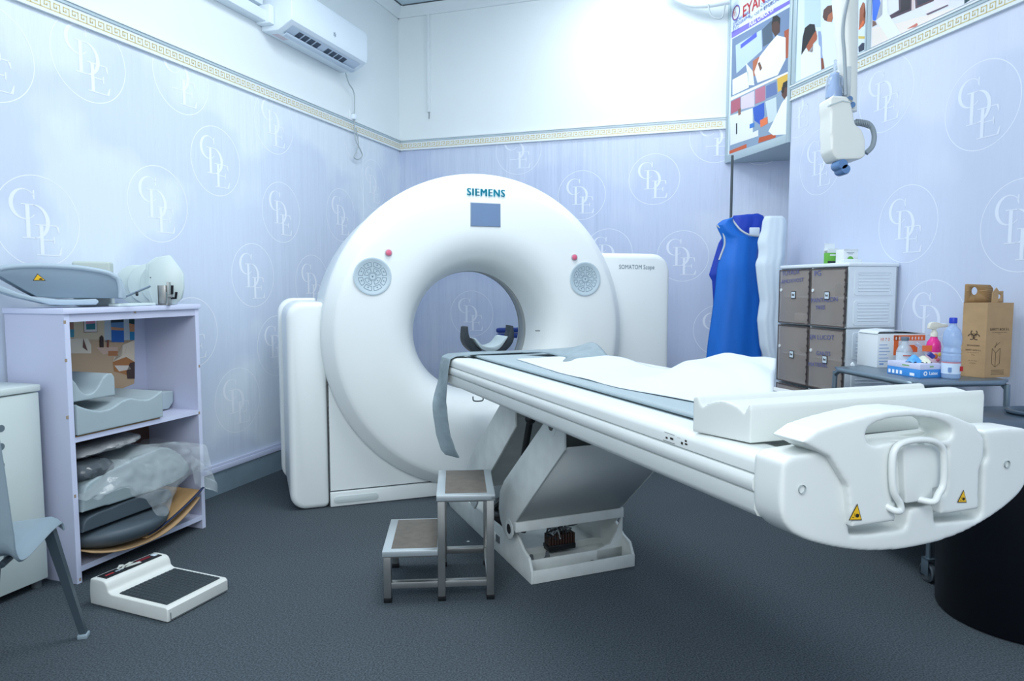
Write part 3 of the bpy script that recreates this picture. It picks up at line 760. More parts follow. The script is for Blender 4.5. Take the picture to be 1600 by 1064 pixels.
Part().box(M_lav, tb_, SW - tb_, .0, SD, .045, .068).box(M_lave, tb_, SW - tb_, -.0015, 0, .045, .068).build('shelf_board', sh)
for (px, py) in ((101, 503), (103, 563), (105, 652), (117, 775), (211, 487), (311, 572), (311, 645), (125, 905)):
    q = FH.onY(px, py, 0); Part().box(M_ply, q.x - .005, q.x + .004, -.0022, 0, q.z - .007, q.z + .006).build('chipped_edge', sh)
# picture lining at the back of the upper compartment
bp_ = Part().box(mat('lining_brown', '5f4740', .7), tb_, SW - tb_, SD - .012, SD - .006, .068, .575)
YB = SD - .014
bp_.box(M_lav, tb_, SW - tb_, SD - .012, SD - .006, .595, SH - .05)
def back(m, pts, k):
    Z = []
    for px, py in pts:
        q = FH.onY(px, py, YB); Z.append((q.x, YB - .0006 * k, q.z))
    bp_.poly(m, Z)
Q = lambda x, y: (80 + x / 5.32, 460 + y / 5.32)
def bq(h, pts, k, r=.5): back(mat('lining_' + h, h, r), [Q(*t) for t in pts], k)
bq('c9b79a', [(60, 120), (690, 120), (690, 740), (60, 1000)], 1)
bq('d8c8a8', [(185, 120), (440, 120), (440, 370), (185, 370)], 2)
bq('c5a888', [(60, 380), (690, 380), (690, 740), (60, 1000)], 2)
bq('b9c6cc', [(440, 120), (690, 120), (690, 400), (440, 400)], 2)
bq('2c4a48', [(60, 120), (180, 120), (180, 235), (60, 235)], 3); bq('a77a68', [(60, 235), (185, 235), (185, 290), (60, 290)], 3); bq('3f93a8', [(60, 290), (188, 290), (188, 355), (60, 355)], 3)
bq('16303a', [(492, 120), (600, 120), (600, 230), (494, 235)], 3); bq('5c86b0', [(494, 235), (600, 230), (602, 280), (496, 270)], 3); bq('c58c64', [(496, 270), (602, 280), (602, 300), (497, 296)], 3); bq('2466b4', [(497, 296), (602, 300), (604, 398), (500, 395)], 3)
bq('1c4544', [(645, 120), (690, 120), (690, 250), (645, 240)], 3); bq('c58c64', [(645, 240), (690, 250), (690, 310), (650, 310)], 3); bq('2f86b4', [(650, 310), (690, 310), (690, 380), (652, 380)], 3)
bq('8c6a5c', [(262, 178), (380, 178), (382, 315), (268, 318)], 3); bq('dcd8d4', [(268, 184), (375, 184), (377, 310), (272, 312)], 4); bq('d88aa0', [(286, 200), (362, 200), (362, 240), (286, 246)], 5); bq('2c7a86', [(286, 246), (362, 240), (363, 290), (288, 292)], 5)
bq('e3d6c2', [(130, 370), (300, 365), (330, 420), (330, 490), (130, 490)], 4); bq('6b4a3c', [(262, 362), (300, 470), (258, 440)], 5)
bq('d6b8a4', [(370, 440), (550, 435), (550, 470), (430, 500)], 4); bq('b5784c', [(470, 470), (550, 470), (550, 510), (470, 510)], 5)
bq('3c2c28', [(398, 440), (405, 380), (398, 355), (415, 338), (430, 355), (422, 380), (432, 440)], 6); bq('8a4a34', [(458, 440), (462, 378), (478, 378), (474, 440)], 6)
bq('e8d8c0', [(590, 420), (690, 380), (690, 620), (600, 620), (510, 560), (520, 520), (590, 505)], 4); bq('b57a48', [(510, 560), (620, 520), (690, 560), (690, 700), (600, 660), (520, 640)], 5); bq('e6dcd0', [(520, 590), (640, 590), (660, 620), (560, 640)], 6)
bq('70503c', [(610, 480), (630, 400), (605, 505)], 6); bq('4c3a34', [(620, 640), (650, 570), (690, 560), (690, 700), (630, 700)], 6)
bp_.build('back_panel', sh)

# cushions in the upper compartment
def inH(o, x, y, z, dr=0): o.location = FH.W(x, y, z); o.rotation_euler = (0, 0, FH.a + rad(dr)); return o
cb_ = Part().box(M_kraft, .03, .45, .0, .30, .0, .003).box(M_kraftd, .05, .46, .004, .30, .003, .006)
tag(inH(cb_.build('cardboard_sheet'), 0, .0, .5955), 'tan cardboard sheet lying under the contoured grey cushion in the shelf', 'cardboard')
top = spl2([(.0, .125), (.05, .10), (.11, .082), (.16, .085), (.21, .105), (.26, .112), (.31, .098), (.36, .094), (.40, .108), (.43, .122)], 3)
o = Part().prism(M_foamg, [(0, 0)] + top + [(.432, 0)], 'y', 0, .30).build('contoured_cushion', mods=soft(.005, 6))
tag(inH(o, .028, -.012, .603), 'large grey foam cushion with two wavy hollows on the middle shelf', 'cushion')
o = Part().prism(M_foamg, [(0, 0)] + spl2([(.0, .10), (.06, .085), (.13, .09), (.2, .085)], 3) + spl2([(.205, .07), (.20, .03), (.17, 0)], 2), 'y', 0, .16).build('wedge_cushion', mods=soft(.005, 6))
tag(inH(o, .475, .14, .600, 0), 'small grey foam cushion lying behind and right of the wavy one', 'cushion')
ho_ = Part().prism(M_foamg, [(0, 0), (0, .09)] + spl2([(.015, .095), (.03, .075), (.055, .035), (.085, .022), (.12, .035), (.15, .075), (.175, .095), (.20, .095)], 3) + [(.212, .08), (.212, 0)], 'y', 0, .24).build('head_cushion', mods=soft(.005, 6))
tag(inH(ho_, .026, .02, .735), 'grey foam head cushion with a round hollow, on top of the wavy cushion', 'cushion')

# lower compartment
kb = Part()
def sheet(u, v):
    x = .03 + .60 * u; y = -.045 + .30 * v - .02 * sin(pi * u)
    return (x, y, .0 + .10 * (abs(u - .42) / .58) ** 2.2)
kb.grid(M_kraft, 24, 8, sheet)
o = kb.build('cardboard_sheet', mods=solid(.005, 0)); inH(o, 0, 0, .078)
tag(o, 'bent tan cardboard sheet under the dark cushion on the lowest shelf', 'cardboard')
def sheet2(u, v):
    x = .30 + .34 * u; y = -.05 + .28 * v
    return (x, y, .0 + .12 * u ** 1.5)
o = Part().grid(M_kraftd, 14, 6, sheet2).grid(mat('navy_stripe', '1e2f52', .6), 14, 1, lambda u, v: (.31 + .34 * u, -.055 + .012 * v, .012 + .12 * u ** 1.5)).build('cardboard_sheet', mods=solid(.004, 0)); inH(o, 0, .0, .092)
tag(o, 'second cardboard sheet with a navy stripe, curling up at the right of the lowest shelf', 'cardboard')
def bowl(u, v):
    a = 2 * pi * u; t = v * pi / 2
    r = 1.0 * cos(t) if v < 1 else .001
    return (.26 + .235 * r * cos(a), .10 + .20 * r * sin(a), .19 - .10 * sin(t) * (1 if True else 0))
dk = Part().lathe(M_foamd, [(.0001, 0), (.5, 0), (.80, .16), (.96, .40), (1.0, .62), (.98, .78), (.90, .86), (.6, .92), (.0001, .94)], (0, 0, 0), 'z', 40, M=Matrix.Diagonal((.245, .19, .105, 1)))
o = dk.build('round_cushion', sharp=70); inH(o, .275, .10, .088)
tag(o, 'dark grey rounded cushion on the lowest shelf below the bagged one', 'cushion')
o = Part().prism(M_foamd, spl2([(0, 0), (.02, .05), (.1, .062), (.3, .07), (.44, .06), (.47, .02), (.44, .0)], 3), 'y', 0, .24).build('flat_cushion', mods=soft(.006, 5)); inH(o, .035, .0, .200)
tag(o, 'dark flat cushion lying between the round cushion and the bagged one', 'cushion')
o = Part().prism(mat('bagged_foam', '9fb0b4', .5), spl2([(0, 0), (.02, .10), (.12, .135), (.34, .17), (.46, .165), (.56, .08), (.57, .02), (.45, -.01), (.2, -.01)], 3), 'y', 0, .26).build('bagged_cushion', mods=soft(.006, 8)); inH(o, .035, -.005, .285)
tag(o, 'pale grey cushion wrapped in clear plastic on the lowest shelf', 'cushion')
def bag(u, v):
    x = .03 + .62 * u
    ridge = .455 - .10 * (abs(u - .62) / .62) ** 2 - .06 * max(0, .3 - u)
    zf = .285 - .14 * math.exp(-((u - .52) / .16) ** 2) * 1.0 + .05 * (1 - u)
    t = v
    if t < .5: y = .22 - .24 * (t / .5); z = ridge
    else:
        s = (t - .5) / .5; y = -.02 - .035 * sin(pi * min(1, s * .7)) - .10 * s * math.exp(-((u - .5) / .25) ** 2) * .3; z = ridge + (zf - ridge) * s
    n = noise.noise(Vector((x * 9, z * 9, t * 3))) * .026 + noise.noise(Vector((x * 25, z * 25, t * 5))) * .010
    if u > .93: y -= .03 * (u - .93) / .07
    return (x + n * .5, y - abs(n) - .01, z + .018 + n)
o = Part().grid(M_bag, 70, 50, bag)
o.grid(M_bag, 20, 20, lambda u, v: (.60 + .12 * u, -.035 - .05 * u * v + .01 * sin(9 * u + 5 * v), .40 - .16 * v * (1 - .3 * u) - .12 * u + .01 * sin(14 * v)))
o = o.build('plastic_bag'); inH(o, 0, 0, 0)
tag(o, 'clear crumpled plastic bag spilling forward off the lowest shelf', 'plastic bag')
def roll(u, v):
    a = 2 * pi * v; r = 1 + .18 * noise.noise(Vector((u * 5, cos(a) * 1.5, sin(a) * 1.5))) + .1 * noise.noise(Vector((u * 16, cos(a) * 4, sin(a) * 4)))
    e = (max(0, 1 - abs(2 * u - 1) ** 5)) ** .5
    return (.04 + .36 * u, .10 + .09 * r * e * cos(a), .505 + .022 * r * e * sin(a) + .02 * u)
o = Part().grid(mat('wrapped_parcel', '8f9294', .3, bump=.6, bscale=20), 40, 24, roll).build('wrapped_parcel'); inH(o, 0, 0, 0)
tag(o, 'flat grey parcel in wrinkled wrapping on top of the lowest shelf pile', 'parcel')
def dkb(u, v):
    a = 2 * pi * v; r = 1 + .15 * noise.noise(Vector((u * 5 + 9, cos(a) * 2, sin(a) * 2))); e = (max(0, 1 - abs(2 * u - 1) ** 4)) ** .5
    return (.03 + .20 * u, .09 + .10 * r * e * cos(a), .435 + .045 * r * e * sin(a))
o = Part().grid(mat('dark_wrap', '555d63', .25, bump=.7, bscale=18), 30, 20, dkb).build('dark_parcel'); inH(o, 0, 0, 0)
tag(o, 'dark crumpled plastic bundle under the flat parcel at the left of the lowest shelf', 'parcel')

# ------------------------------------------------------------------ on top of the shelf
FT2 = Fr((-2.0, 2.655), 45.0)      # tilted line across the top
def cpx(px, py): q = FT2.onY(px, py, 0); return (q.x, q.z)
Z3 = lambda x, y: (x / 7.273, 380 + y / 7.273)
body = [cpx(*Z3(*q)) for q in ((0, 300), (60, 285), (250, 268), (500, 265), (800, 280), (1000, 302), (1220, 345), (1300, 385), (1345, 420), (1368, 520), (1372, 628), (1100, 625), (650, 622), (420, 606), (300, 545), (0, 375), (-60, 340))]
cr = thing('arm_cradle', 'grey moulded positioning cradle with a yellow warning sticker on the shelf top', 'positioning cradle', FT2.o, FT2.a)
Part().prism(M_cradle, body[::-1], 'y', 0, .11, .004, 2).build('side_shell', cr)
rim = [(x, z) for x, z in body[:11]]
rim2 = [(x, z) for x, z in body[1:10]]
Part().tube(M_cradlel, [(x, .004, z + .003) for x, z in rim], .011, 10, smooth=3).build('rim', cr)
Part().prism(M_cradlel, [(body[9][0] - .002, body[9][1]), (body[10][0] - .002, body[10][1])] + [(body[10][0] + .022, body[10][1] - .002), (body[10][0] + .018, body[9][1]), (body[8][0] + .012, body[8][1] + .006)], 'y', -.004, .12, .004).build('end_plate', cr)
P = Part(); q = FT2.onY(*Z3(447, 393), -.001)
Mw = face((q.x, -.0012, q.z), (1, 0, 0), (0, 0, 1))
P.poly(M_wline, [(FT2.onY(*Z3(*t), 0).x, -.0010, FT2.onY(*Z3(*t), 0).z) for t in ((372, 425), (425, 345), (520, 425))])
P.poly(M_yellow, [(FT2.onY(*Z3(*t), 0).x, -.0016, FT2.onY(*Z3(*t), 0).z) for t in ((384, 419), (427, 355), (507, 419))])
P.poly(M_wline, [(FT2.onY(*Z3(*t), 0).x, -.0020, FT2.onY(*Z3(*t), 0).z) for t in ((440, 408), (460, 396), (480, 404), (485, 415), (445, 415))])
P.build('warning_label', cr)['label'] = 'yellow triangular warning sticker'
sb = [cpx(*Z3(*q)) for q in ((-60, 440), (0, 470), (200, 550), (400, 605), (650, 625), (900, 627), (1080, 622), (1110, 640), (1112, 665), (1080, 688), (700, 692), (560, 686), (200, 605), (0, 540), (-60, 520))]
o = Part().prism(M_cradlel, sb[::-1], 'y', -.015, .13, .005, 2).build('curved_board')
o.location = (FT2.o.x, FT2.o.y, -.004); o.rotation_euler = (0, 0, FT2.a)
tag(o, 'pale grey curved board lying under the stickered cradle on the shelf top', 'board')
FT3 = Fr((-1.93, 3.0), 20)
q0 = FT3.onY(112, 428, 0); q1 = FT3.onY(172, 428, 0); q2 = FT3.onY(118, 408, 0)
o = Part().prism(mat('pillow_beige', 'bcc8c2', .6), rrect(0, q1.x - q0.x, 1.114 - q0.z, q2.z - q0.z, .012, 4), 'y', 0, .09, .01, 3).build('beige_cushion')
o.location = FT3.W(q0.x, 0, q0.z); o.rotation_euler = (0, 0, FT3.a)
tag(o, 'small beige cushion standing behind the grey cradle on the shelf top', 'cushion')
# white shells: octagonal face in front and rounded ones behind
FO = Fr((-1.70, 3.25), 12)
Z4 = lambda x, y: (160 + x / 8.869, 380 + y / 8.869)
def opx(x, y): q = FO.onY(*Z4(x, y), 0); return (q.x, q.z)
M_shell = mat('shell_white', 'cfdedd', .35)
octo = [opx(*t) for t in ((632, 260), (770, 165), (925, 138), (1010, 250), (1112, 390), (1122, 600), (1090, 740), (1010, 825), (700, 825), (632, 640))]
zs = min(z for x, z in octo)
octo = [(x, z - zs) for x, z in octo]
o = Part().prism(M_shell, octo[::-1], 'y', 0, .03, .006, 2).lathe(M_gap, [(.0001, -.001), (.003, -.001), (.003, 0)], (opx(665, 450)[0], 0, opx(665, 450)[1] - zs), 'y', 10).build('octagonal_shell')
o.location = (FO.o.x, FO.o.y, 1.1135); o.rotation_euler = (0, 0, FO.a); tag(o, 'white octagonal plastic shell standing foremost on the shelf top', 'plastic shell', None)
lab = ['white octagonal shell directly behind the foremost one on the shelf top', 'third white shell back on the shelf top, rounded edge showing at left', 'fourth white shell back on the shelf top, next to the last', 'rearmost white rounded shell on the shelf top, beside the beige cushion']
for k in range(4):
    if k == 0: pts = [(x - .0, z) for x, z in octo]
    else:
        w_, h_ = .125, .20 - .004 * k
        pts = [(octo[0][0] + .12 + w_ * cos(a) * .75, .0 + h_ * (.5 + .5 * sin(a))) for a in [rad(-90 + 360 * i / 28) for i in range(28)]]
        pts = [(x, max(0, z)) for x, z in pts][::-1]
    o = Part().prism(M_shell, (pts[::-1] if k == 0 else pts), 'y', 0, .022, .005, 2).build('rounded_shell' if k else 'octagonal_shell')
    o.location = (FO.o.x - .030 - .066 * k, FO.o.y + .034 + .012 * k, 1.1135); o.rotation_euler = (0, 0, FO.a)
    tag(o, lab[k], 'plastic shell')
q = FH.onZ(700 / 8.869 + 160, 470, SH)
o = Part().box(M_shell, -.10, .10, -.03, .03, 0, .012, .004).build('white_base_plate'); o.location = FH.W(.36, .035, SH + .001); o.rotation_euler = (0, 0, FH.a)
tag(o, 'thin white plate lying at the front of the shelf top before the shells', 'plate')
# clamp
cl = thing('clamp', 'small steel clamp with black levers at the right end of the shelf top', 'clamp', (-1.588, 3.205, SH + .001), rad(5))
Part().box(M_steel, -.035, -.028, -.0, .05, 0, .090, .001).box(M_steel, -.035, .0, .0, .006, 0, .09, .001).box(M_steel, .008, .014, -.004, .03, 0, .105, .001).box(M_steel, -.03, .014, .0, .03, 0, .008).box(M_steel, -.03, .012, .008, .014, .06, .09).build('bracket', cl)
Part().tube(M_black, [(.028, 0, .05), (.032, -.004, .09)], .006, 10).build('lever', cl)
Part().tube(M_black, [(.025, 0, .032), (.045, -.004, .032), (.05, -.006, .06)], .006, 10).build('lever', cl)
Part().tube(M_steel, [(.012, 0, .04), (.03, 0, .04)], .009, 12).build('pin', cl)
a_, b_ = FH.onX(197, 463, 0), None
P1 = DEPp = None
def DEP(px, py, Y): d = ray(px, py); return O3 + d * (Y / d.y)
p1 = DEP(195, 464, 3.0); p2 = DEP(235, 447, 3.02)
o = Part().tube(M_cradle, [p1, p2], .0045, 8).tube(M_dark, [DEP(214, 457, 3.0), DEP(214, 461, 2.99)], .006, 8).build('thin_rod'); tag(o, 'thin grey rod sticking out slanting from the end of the grey cradle', 'rod')

# ================================================================== WHITE METAL CABINET (left edge)
FM = Fr((-1.866, 2.728), 71.5)
mc = thing('metal_cabinet', 'cream metal cabinet with a column of round holes at the left edge', 'cabinet', FM.o, FM.a)
CL = -.50
Part().box(M_metcab, CL, 0, 0, .215, .03, .785, .006, 2).build('body', mc)
Part().box(M_metcab, CL - .004, .004, -.006, .218, .788, .815, .005, 2).build('top', mc)
for py in (669.5, 698, 727.5, 756, 784, 870):
    q = FM.onY({870: 11}.get(py, 1.5), py, 0)
    Part().lathe(mat('hole_shadow', '66777f', .6), [(.0001, -.0012), (.0135, -.0012), (.0135, .001)], (q.x, 0, q.z), 'y', 20).build('round_hole', mc)
for x in (CL + .03, -.03):
    for y in (.03, .19): Part().lathe(M_gap, [(.018, 0), (.018, .032)], (x, y, 0), 'z', 12, cap=True).build('foot', mc)

# ================================================================== CHAIR (left edge)
pa, pb = FL(32, 858, .44), FL(97, 801, .44)
dv = pb - pa; FK = Fr((pa.x, pa.y), math.degrees(math.atan2(dv.y, dv.x)))   # x: from backrest to seat front along the near edge
chr_ = thing('plastic_chair', 'grey-blue plastic chair with grey metal legs at the left edge', 'chair', FK.o, FK.a)
Ls = dv.length
def shell(u, v):
    # profile from seat front to top of the back
    pts = SHP; s = u * (len(pts) - 1); k = min(int(s), len(pts) - 2); f = s - k
    x = pts[k][0] * (1 - f) + pts[k + 1][0] * f; z = pts[k][1] * (1 - f) + pts[k + 1][1] * f
    y = .40 * v
    c = (2 * v - 1)
    lip = -.030 * (max(0, abs(c) - .80) / .20) ** 2 if u < .62 else 0
    return (x, y, z + lip - .012 * (1 - c * c) * (1 if u < .5 else 0))
SHP = spl2([(Ls + .02, .405), (Ls + .012, .425), (Ls - .01, .436), (Ls * .7, .438), (Ls * .35, .430), (.04, .428), (-.01, .445), (-.035, .50), (-.05, .58), (-.075, .72), (-.105, .84), (-.115, .86)], 3)
Part().grid(M_chair, 70, 24, shell).build('seat_shell', chr_, mods=solid(.008, -1) + [('BEVEL', dict(width=.002, segments=2))])
Part().tube(M_chairleg, [(.0, .05, .398), (Ls - .04, .05, .40), (Ls - .04, .35, .40), (.0, .35, .398)], .010, 8).build('frame', chr_)
qf = FK.loc(FL(131, 996)); 
for (x, y, fx, fy) in ((Ls - .03, .035, qf.x, qf.y), (Ls - .03, .365, qf.x, .40 - qf.y), (-.03, .06, -.24, .02), (-.03, .34, -.24, .38)):
    l = Part().tube(M_chairleg, [(x, y, .415), (fx, fy, .015)], .0, 4, radii=[.022, .014]).build('leg', chr_, sharp=20)
    Part().box(M_chair, fx - .018, fx + .018, fy - .016, fy + .016, 0, .016, .004).build('foot_pad', l)

# ================================================================== AIR CONDITIONER (left wall)
q1 = WL.onY(455, 20, .22); q2 = WL.onY(573, 60, .22)
UA, UB = q2.x, q1.x          # near the corner .. towards the camera
ac = thing('air_conditioner', 'white split air conditioner with open louvre high on the left wall', 'air conditioner', WL.W((UA + UB) / 2, 0, 2.765), WL.a)
hw = (UB - UA) / 2
pa_ = [(0.0, .0), (.12, -.005), (.155, .012), (.195, .035), (.218, .048), (.226, .075), (.226, .235), (.215, .262), (.18, .275), (0, .275)]
Part().prism(M_ac, pa_[::-1], 'x', -hw, hw, .006, 3).build('housing', ac)
v_ = Part()
def vent_pt(x, t, d): return (x, .128 + .068 * t + .0 - .6 * d, .000 + .034 * t - .8 * d)
v_.poly(M_acg, [vent_pt(-hw + .05, 0, .006), vent_pt(hw - .05, 0, .006), vent_pt(hw - .05, 1, .006), vent_pt(-hw + .05, 1, .006)])
for k in range(9):
    x0 = -hw + .20 + .063 * k
    if k == 4: continue
    v_.poly(M_acd, [vent_pt(x0, .22, .008), vent_pt(x0 + .05, .22, .008), vent_pt(x0 + .05, .82, .008), vent_pt(x0, .82, .008)])
v_.build('air_outlet', ac)
Part().prism(M_acg, [(.116, -.022), (.135, -.020), (.150, -.008), (.147, -.005), (.134, -.015), (.116, -.017)], 'x', -hw + .05, hw - .05, .001).build('louver', ac)
Part().box(mat('ac_sticker', 'd9cfd8', .6), hw - .17, hw - .06, .035, .075, -.0035, -.0015).build('sticker', ac)
lg = Part()
q = WL.onY(523, 54, .2265); c = (q.x - (UA + UB) / 2, .2275, q.z - 2.765)
for k in range(6):
    a = rad(60 * k + 30)
    lg.poly(M_ink if k else M_ink, [(c[0] + r_ * cos(t), c[1], c[2] + r_ * sin(t)) for r_, t in ((.004, a - .5), (.016, a - .18), (.018, a + .1), (.006, a + .5))])
lg.build('emblem', ac)
# pipe trunking left of it
o = Part().box(M_ac, UB + .004, UB + .95, .001, .075, 2.80, 2.865, .004).box(M_ac, UB + .002, UB + .05, .001, .10, 2.79, 2.90, .006).box(M_ac, UB + .04, UB + .95, .001, .05, 2.90, 3.1, .004).build('pipe_trunking', loc=WL.o, rz=WL.a)
tag(o, 'white plastic pipe trunking running left from the air conditioner', 'trunking')
pts = [WL.onY(px, py, d) for px, py, d in ((540, 114, .08), (545, 130, .06), (553, 145, .04), (554, 175, .03), (555, 215, .035), (562, 232, .035), (566, 243, .03), (560, 249, .03), (553, 246, .03), (556, 238, .03), (560, 225, .035), (556, 200, .04))]
o = Part().tube(M_cable, pts, .0045, 8, smooth=5).build('power_cable', loc=WL.o, rz=WL.a)
tag(o, 'pale cable looping down from the air conditioner over the gold border', 'cable')
q = WL.onY(548, 181, .0)
o = Part().box(M_trim, q.x - .035, q.x + .035, 0, .012, q.z - .05, q.z + .035, .003).box(M_ac, q.x - .015, q.x + .02, .012, .045, q.z - .03, q.z + .01, .006).build('wall_socket', loc=WL.o, rz=WL.a)
tag(o, 'small white wall socket with plug just above the gold border', 'socket')
# conduit on the back wall
q = WB.onY(671, 176, 0)
cd = thing('conduit', 'thin white vertical conduit on the back wall with a bare wire end', 'conduit', WB.W(q.x, 0, 0), WB.a)
Part().box(M_trim, -.013, .013, -.02, 0, 2.67, 3.47, .003).build('duct', cd)
Part().tube(M_gap, [(0, -.01, 2.68), (.002, -.012, 2.64), (-.001, -.01, 2.615)], .003, 6).build('wire_end', cd)
# pipe bracket at the top right
pts = [WB.onY(px, py, -.15) for px, py in ((1040, -14), (1075, 4), (1105, 6), (1140, 0))]
o = Part().tube(M_trim, pts, .028, 12, smooth=4).build('ceiling_pipe', loc=WB.o, rz=WB.a)
tag(o, 'white pipe crossing the top of the back wall beside the posters', 'pipe')
pts = [WB.onY(px, py, -.17) for px, py in ((1106, 2), (1110, 22), (1120, 29), (1129, 26), (1133, 8))]
o = Part().tube(M_cable, pts, .006, 8, smooth=4).build('hanging_cable', loc=WB.o, rz=WB.a)
tag(o, 'short grey cable looping under the white pipe by the posters', 'cable')

# ================================================================== POSTERS (right wall)
def poster(name, label, quad, items, frame, ytop=3.46):
    """quad = u0,u1,z0,z1 on the right wall; items: (colour, layer, pixel polygon)"""
    u0, u1, z0, z1 = quad; t = thing(name, label, 'poster', WR.W((u0 + u1) / 2, 0, z0), WR.a); cu_ = (u0 + u1) / 2
    P = Part().box(mat('print_' + items[0][0], items[0][0], .35), u0 - cu_, u1 - cu_, -.008, -.001, 0, z1 - z0)
    for (h, k, pts) in items[1:]:
        Z = []
        for px, py in pts:
            q = WR.onY(px, py, -.008); Z.append((min(max(q.x, u0), u1) - cu_, -.008 - .0003 * k, min(max(q.z, z0), z1) - z0))
        P.poly(mat('print_' + h, h, .35), Z)
    return t, P, cu_
ZP = 3.44
A = lambda x, y: (1130 + x / 4.092, y / 4.092)      # zoom 1130..1260
items = [('d9e8f0', 0, None),
 ('7a6fd0', 5, [A(*t) for t in ((55, 205), (440, -8), (440, 15), (55, 245))]),
 ('6f86a8', 1, [A(*t) for t in ((58, 250), (450, 30), (450, 440), (50, 620))]),
 ('b8cede', 2, [A(*t) for t in ((80, 290), (245, 190), (250, 320), (85, 470))]),
 ('4858d0', 3, [A(*t) for t in ((112, 285), (214, 205), (216, 235), (112, 312))]),
 ('a84f2c', 2, [A(*t) for t in ((390, 200), (450, 165), (450, 350), (400, 375))]),
 ('b0623c', 2, [A(*t) for t in ((190, 390), (290, 320), (290, 440), (190, 490))]),
 ('44586c', 2, [A(*t) for t in ((250, 190), (310, 130), (320, 260), (255, 300))]),
 ('eaf2f8', 4, [A(*t) for t in ((305, 270), (345, 225), (400, 240), (400, 380), (350, 480), (220, 530), (200, 460), (235, 360))]),
 ('4a2c22', 5, [A(*t) for t in ((312, 140), (330, 105), (355, 108), (364, 140), (362, 205), (335, 235), (312, 195))]),
 ('16120f', 6, [A(*t) for t in ((310, 160), (318, 108), (345, 98), (366, 115), (364, 160), (350, 135), (325, 140))]),
 ('6a4434', 5, [A(*t) for t in ((222, 405), (235, 395), (250, 435), (238, 455))]),
 ('dfeaf0', 3, [A(*t) for t in ((145, 400), (190, 455), (200, 545), (165, 545))]),
 ('e6ecee', 3, [A(*t) for t in ((60, 510), (160, 455), (165, 560), (60, 610))]),
 ('f2f6fa', 4, [A(*t) for t in ((50, 628), (450, 440), (450, 452), (50, 642))]),
 ('8aa0b8', 1, [A(*t) for t in ((48, 645), (440, 455), (430, 860), (40, 985))]),
 ('b05a70', 2, [A(*t) for t in ((50, 650), (110, 620), (110, 700), (50, 730))]),
 ('d8ccd8', 2, [A(*t) for t in ((115, 620), (200, 580), (200, 680), (115, 700))]),
 ('b87088', 3, [A(*t) for t in ((205, 575), (270, 545), (270, 640), (205, 665))]),
 ('5c74a8', 3, [A(*t) for t in ((275, 550), (340, 520), (345, 600), (275, 630))]),
 ('d8b040', 2, [A(*t) for t in ((345, 500), (435, 455), (435, 540), (350, 590))]),
 ('e8eef2', 2, [A(*t) for t in ((45, 740), (190, 690), (190, 880), (45, 930))]),
 ('2458c0', 3, [A(*t) for t in ((190, 690), (262, 655), (264, 740), (240, 800), (200, 770))]),
 ('e87844', 4, [A(*t) for t in ((235, 770), (285, 745), (285, 790), (240, 815))]),
 ('c8d8dc', 3, [A(*t) for t in ((270, 650), (340, 620), (345, 760), (290, 790))]),
 ('3878c8', 4, [A(*t) for t in ((170, 795), (200, 782), (200, 812), (170, 822))]),
 ('f0f5fa', 5, [A(*t) for t in ((330, 760), (375, 660), (425, 600), (432, 860), (320, 865), (290, 840))]),
 ('5a3428', 5, [A(*t) for t in ((375, 560), (410, 530), (430, 540), (428, 600), (395, 640), (375, 610))]),
 ('1a1614', 6, [A(*t) for t in ((372, 590), (385, 530), (415, 512), (432, 530), (430, 550), (395, 560), (385, 600))]),
 ('c0562c', 4, [A(*t) for t in ((230, 880), (340, 850), (335, 880), (225, 915))]),
 ('c85c30', 3, [A(*t) for t in ((40, 965), (150, 920), (150, 945), (40, 985))]),
 ('e8ecf0', 3, [A(*t) for t in ((120, 880), (225, 830), (225, 870), (120, 905))]),
 ('8a5a48', 4, [A(*t) for t in ((95, 700), (112, 688), (114, 730), (98, 740))]),
 ('2a3038', 4, [A(*t) for t in ((82, 790), (90, 786), (90, 855), (82, 860))]),
]
t1, P1, cA = poster('health_poster', 'tall framed clinic poster over the niche showing laboratory staff at work', (.035, .765, 2.165, ZP), items, None)
def ptext(P, m, body, size, px, py, cu_, z0, align='LEFT', bold=.0, k=8, sx=1.0):
    q = WR.onY(px, py, -.008); P.text(m, body, size, face((q.x - cu_, -.008 - .0003 * k, q.z - z0), (1, 0, 0), (0, 0, 1)), align, bold, sx, ext=0)
M_pred = mat('poster_red', 'b8242c', .4); M_pblue = mat('poster_blue_text', '4a5fb8', .4); M_pw = mat('poster_white_text', 'f4f8ff', .4); M_pg = mat('poster_grey_text', '6c7c94', .4)
ptext(P1, M_pred, 'EYANO', .112, *A(124, 84), cA, 2.165, bold=.0015, sx=1.0)
ptext(P1, M_pblue, 'LABORATOIRE', .034, *A(64, 150), cA, 2.165)
ptext(P1, M_pblue, 'ECHOGRAPHIE', .034, *A(64, 176), cA, 2.165)
ptext(P1, M_pblue, 'E.C.G', .034, *A(64, 203), cA, 2.165)
ptext(P1, M_pblue, 'CONSULTATION', .036, *A(240, 38), cA, 2.165)
ptext(P1, M_pblue, 'ET SPECIALISEE', .036, *A(262, 56), cA, 2.165)
ptext(P1, M_pg, 'Tel : +243 99 99 99 99', .030, *A(168, 118), cA, 2.165)
ptext(P1, M_pw, 'FULL CHECK UP', .042, *A(168, 160), cA, 2.165, bold=.0008, k=9)
q = WR.onY(*A(83, 82), -.008)
def plog(u, z): return (u - cA, -.0100, z - 2.165)
monogram(P1, M_pred, plog, q.x, q.z, 9, 0, R=.046)
P1.lathe(M_pblue, [(.046, -.0108), (.053, -.0108)], (q.x - cA, 0, q.z - 2.165), 'y', 30)
P1.build('print', t1)
fr = Part(); hA = .365
for bx_ in ((-hA - .03, -hA, -.016, 0, -.055, ZP - 2.165), (hA, hA + .03, -.016, 0, -.055, ZP - 2.165), (-hA, hA, -.016, 0, -.055, 0)): fr.box(M_alu, *bx_, .002)
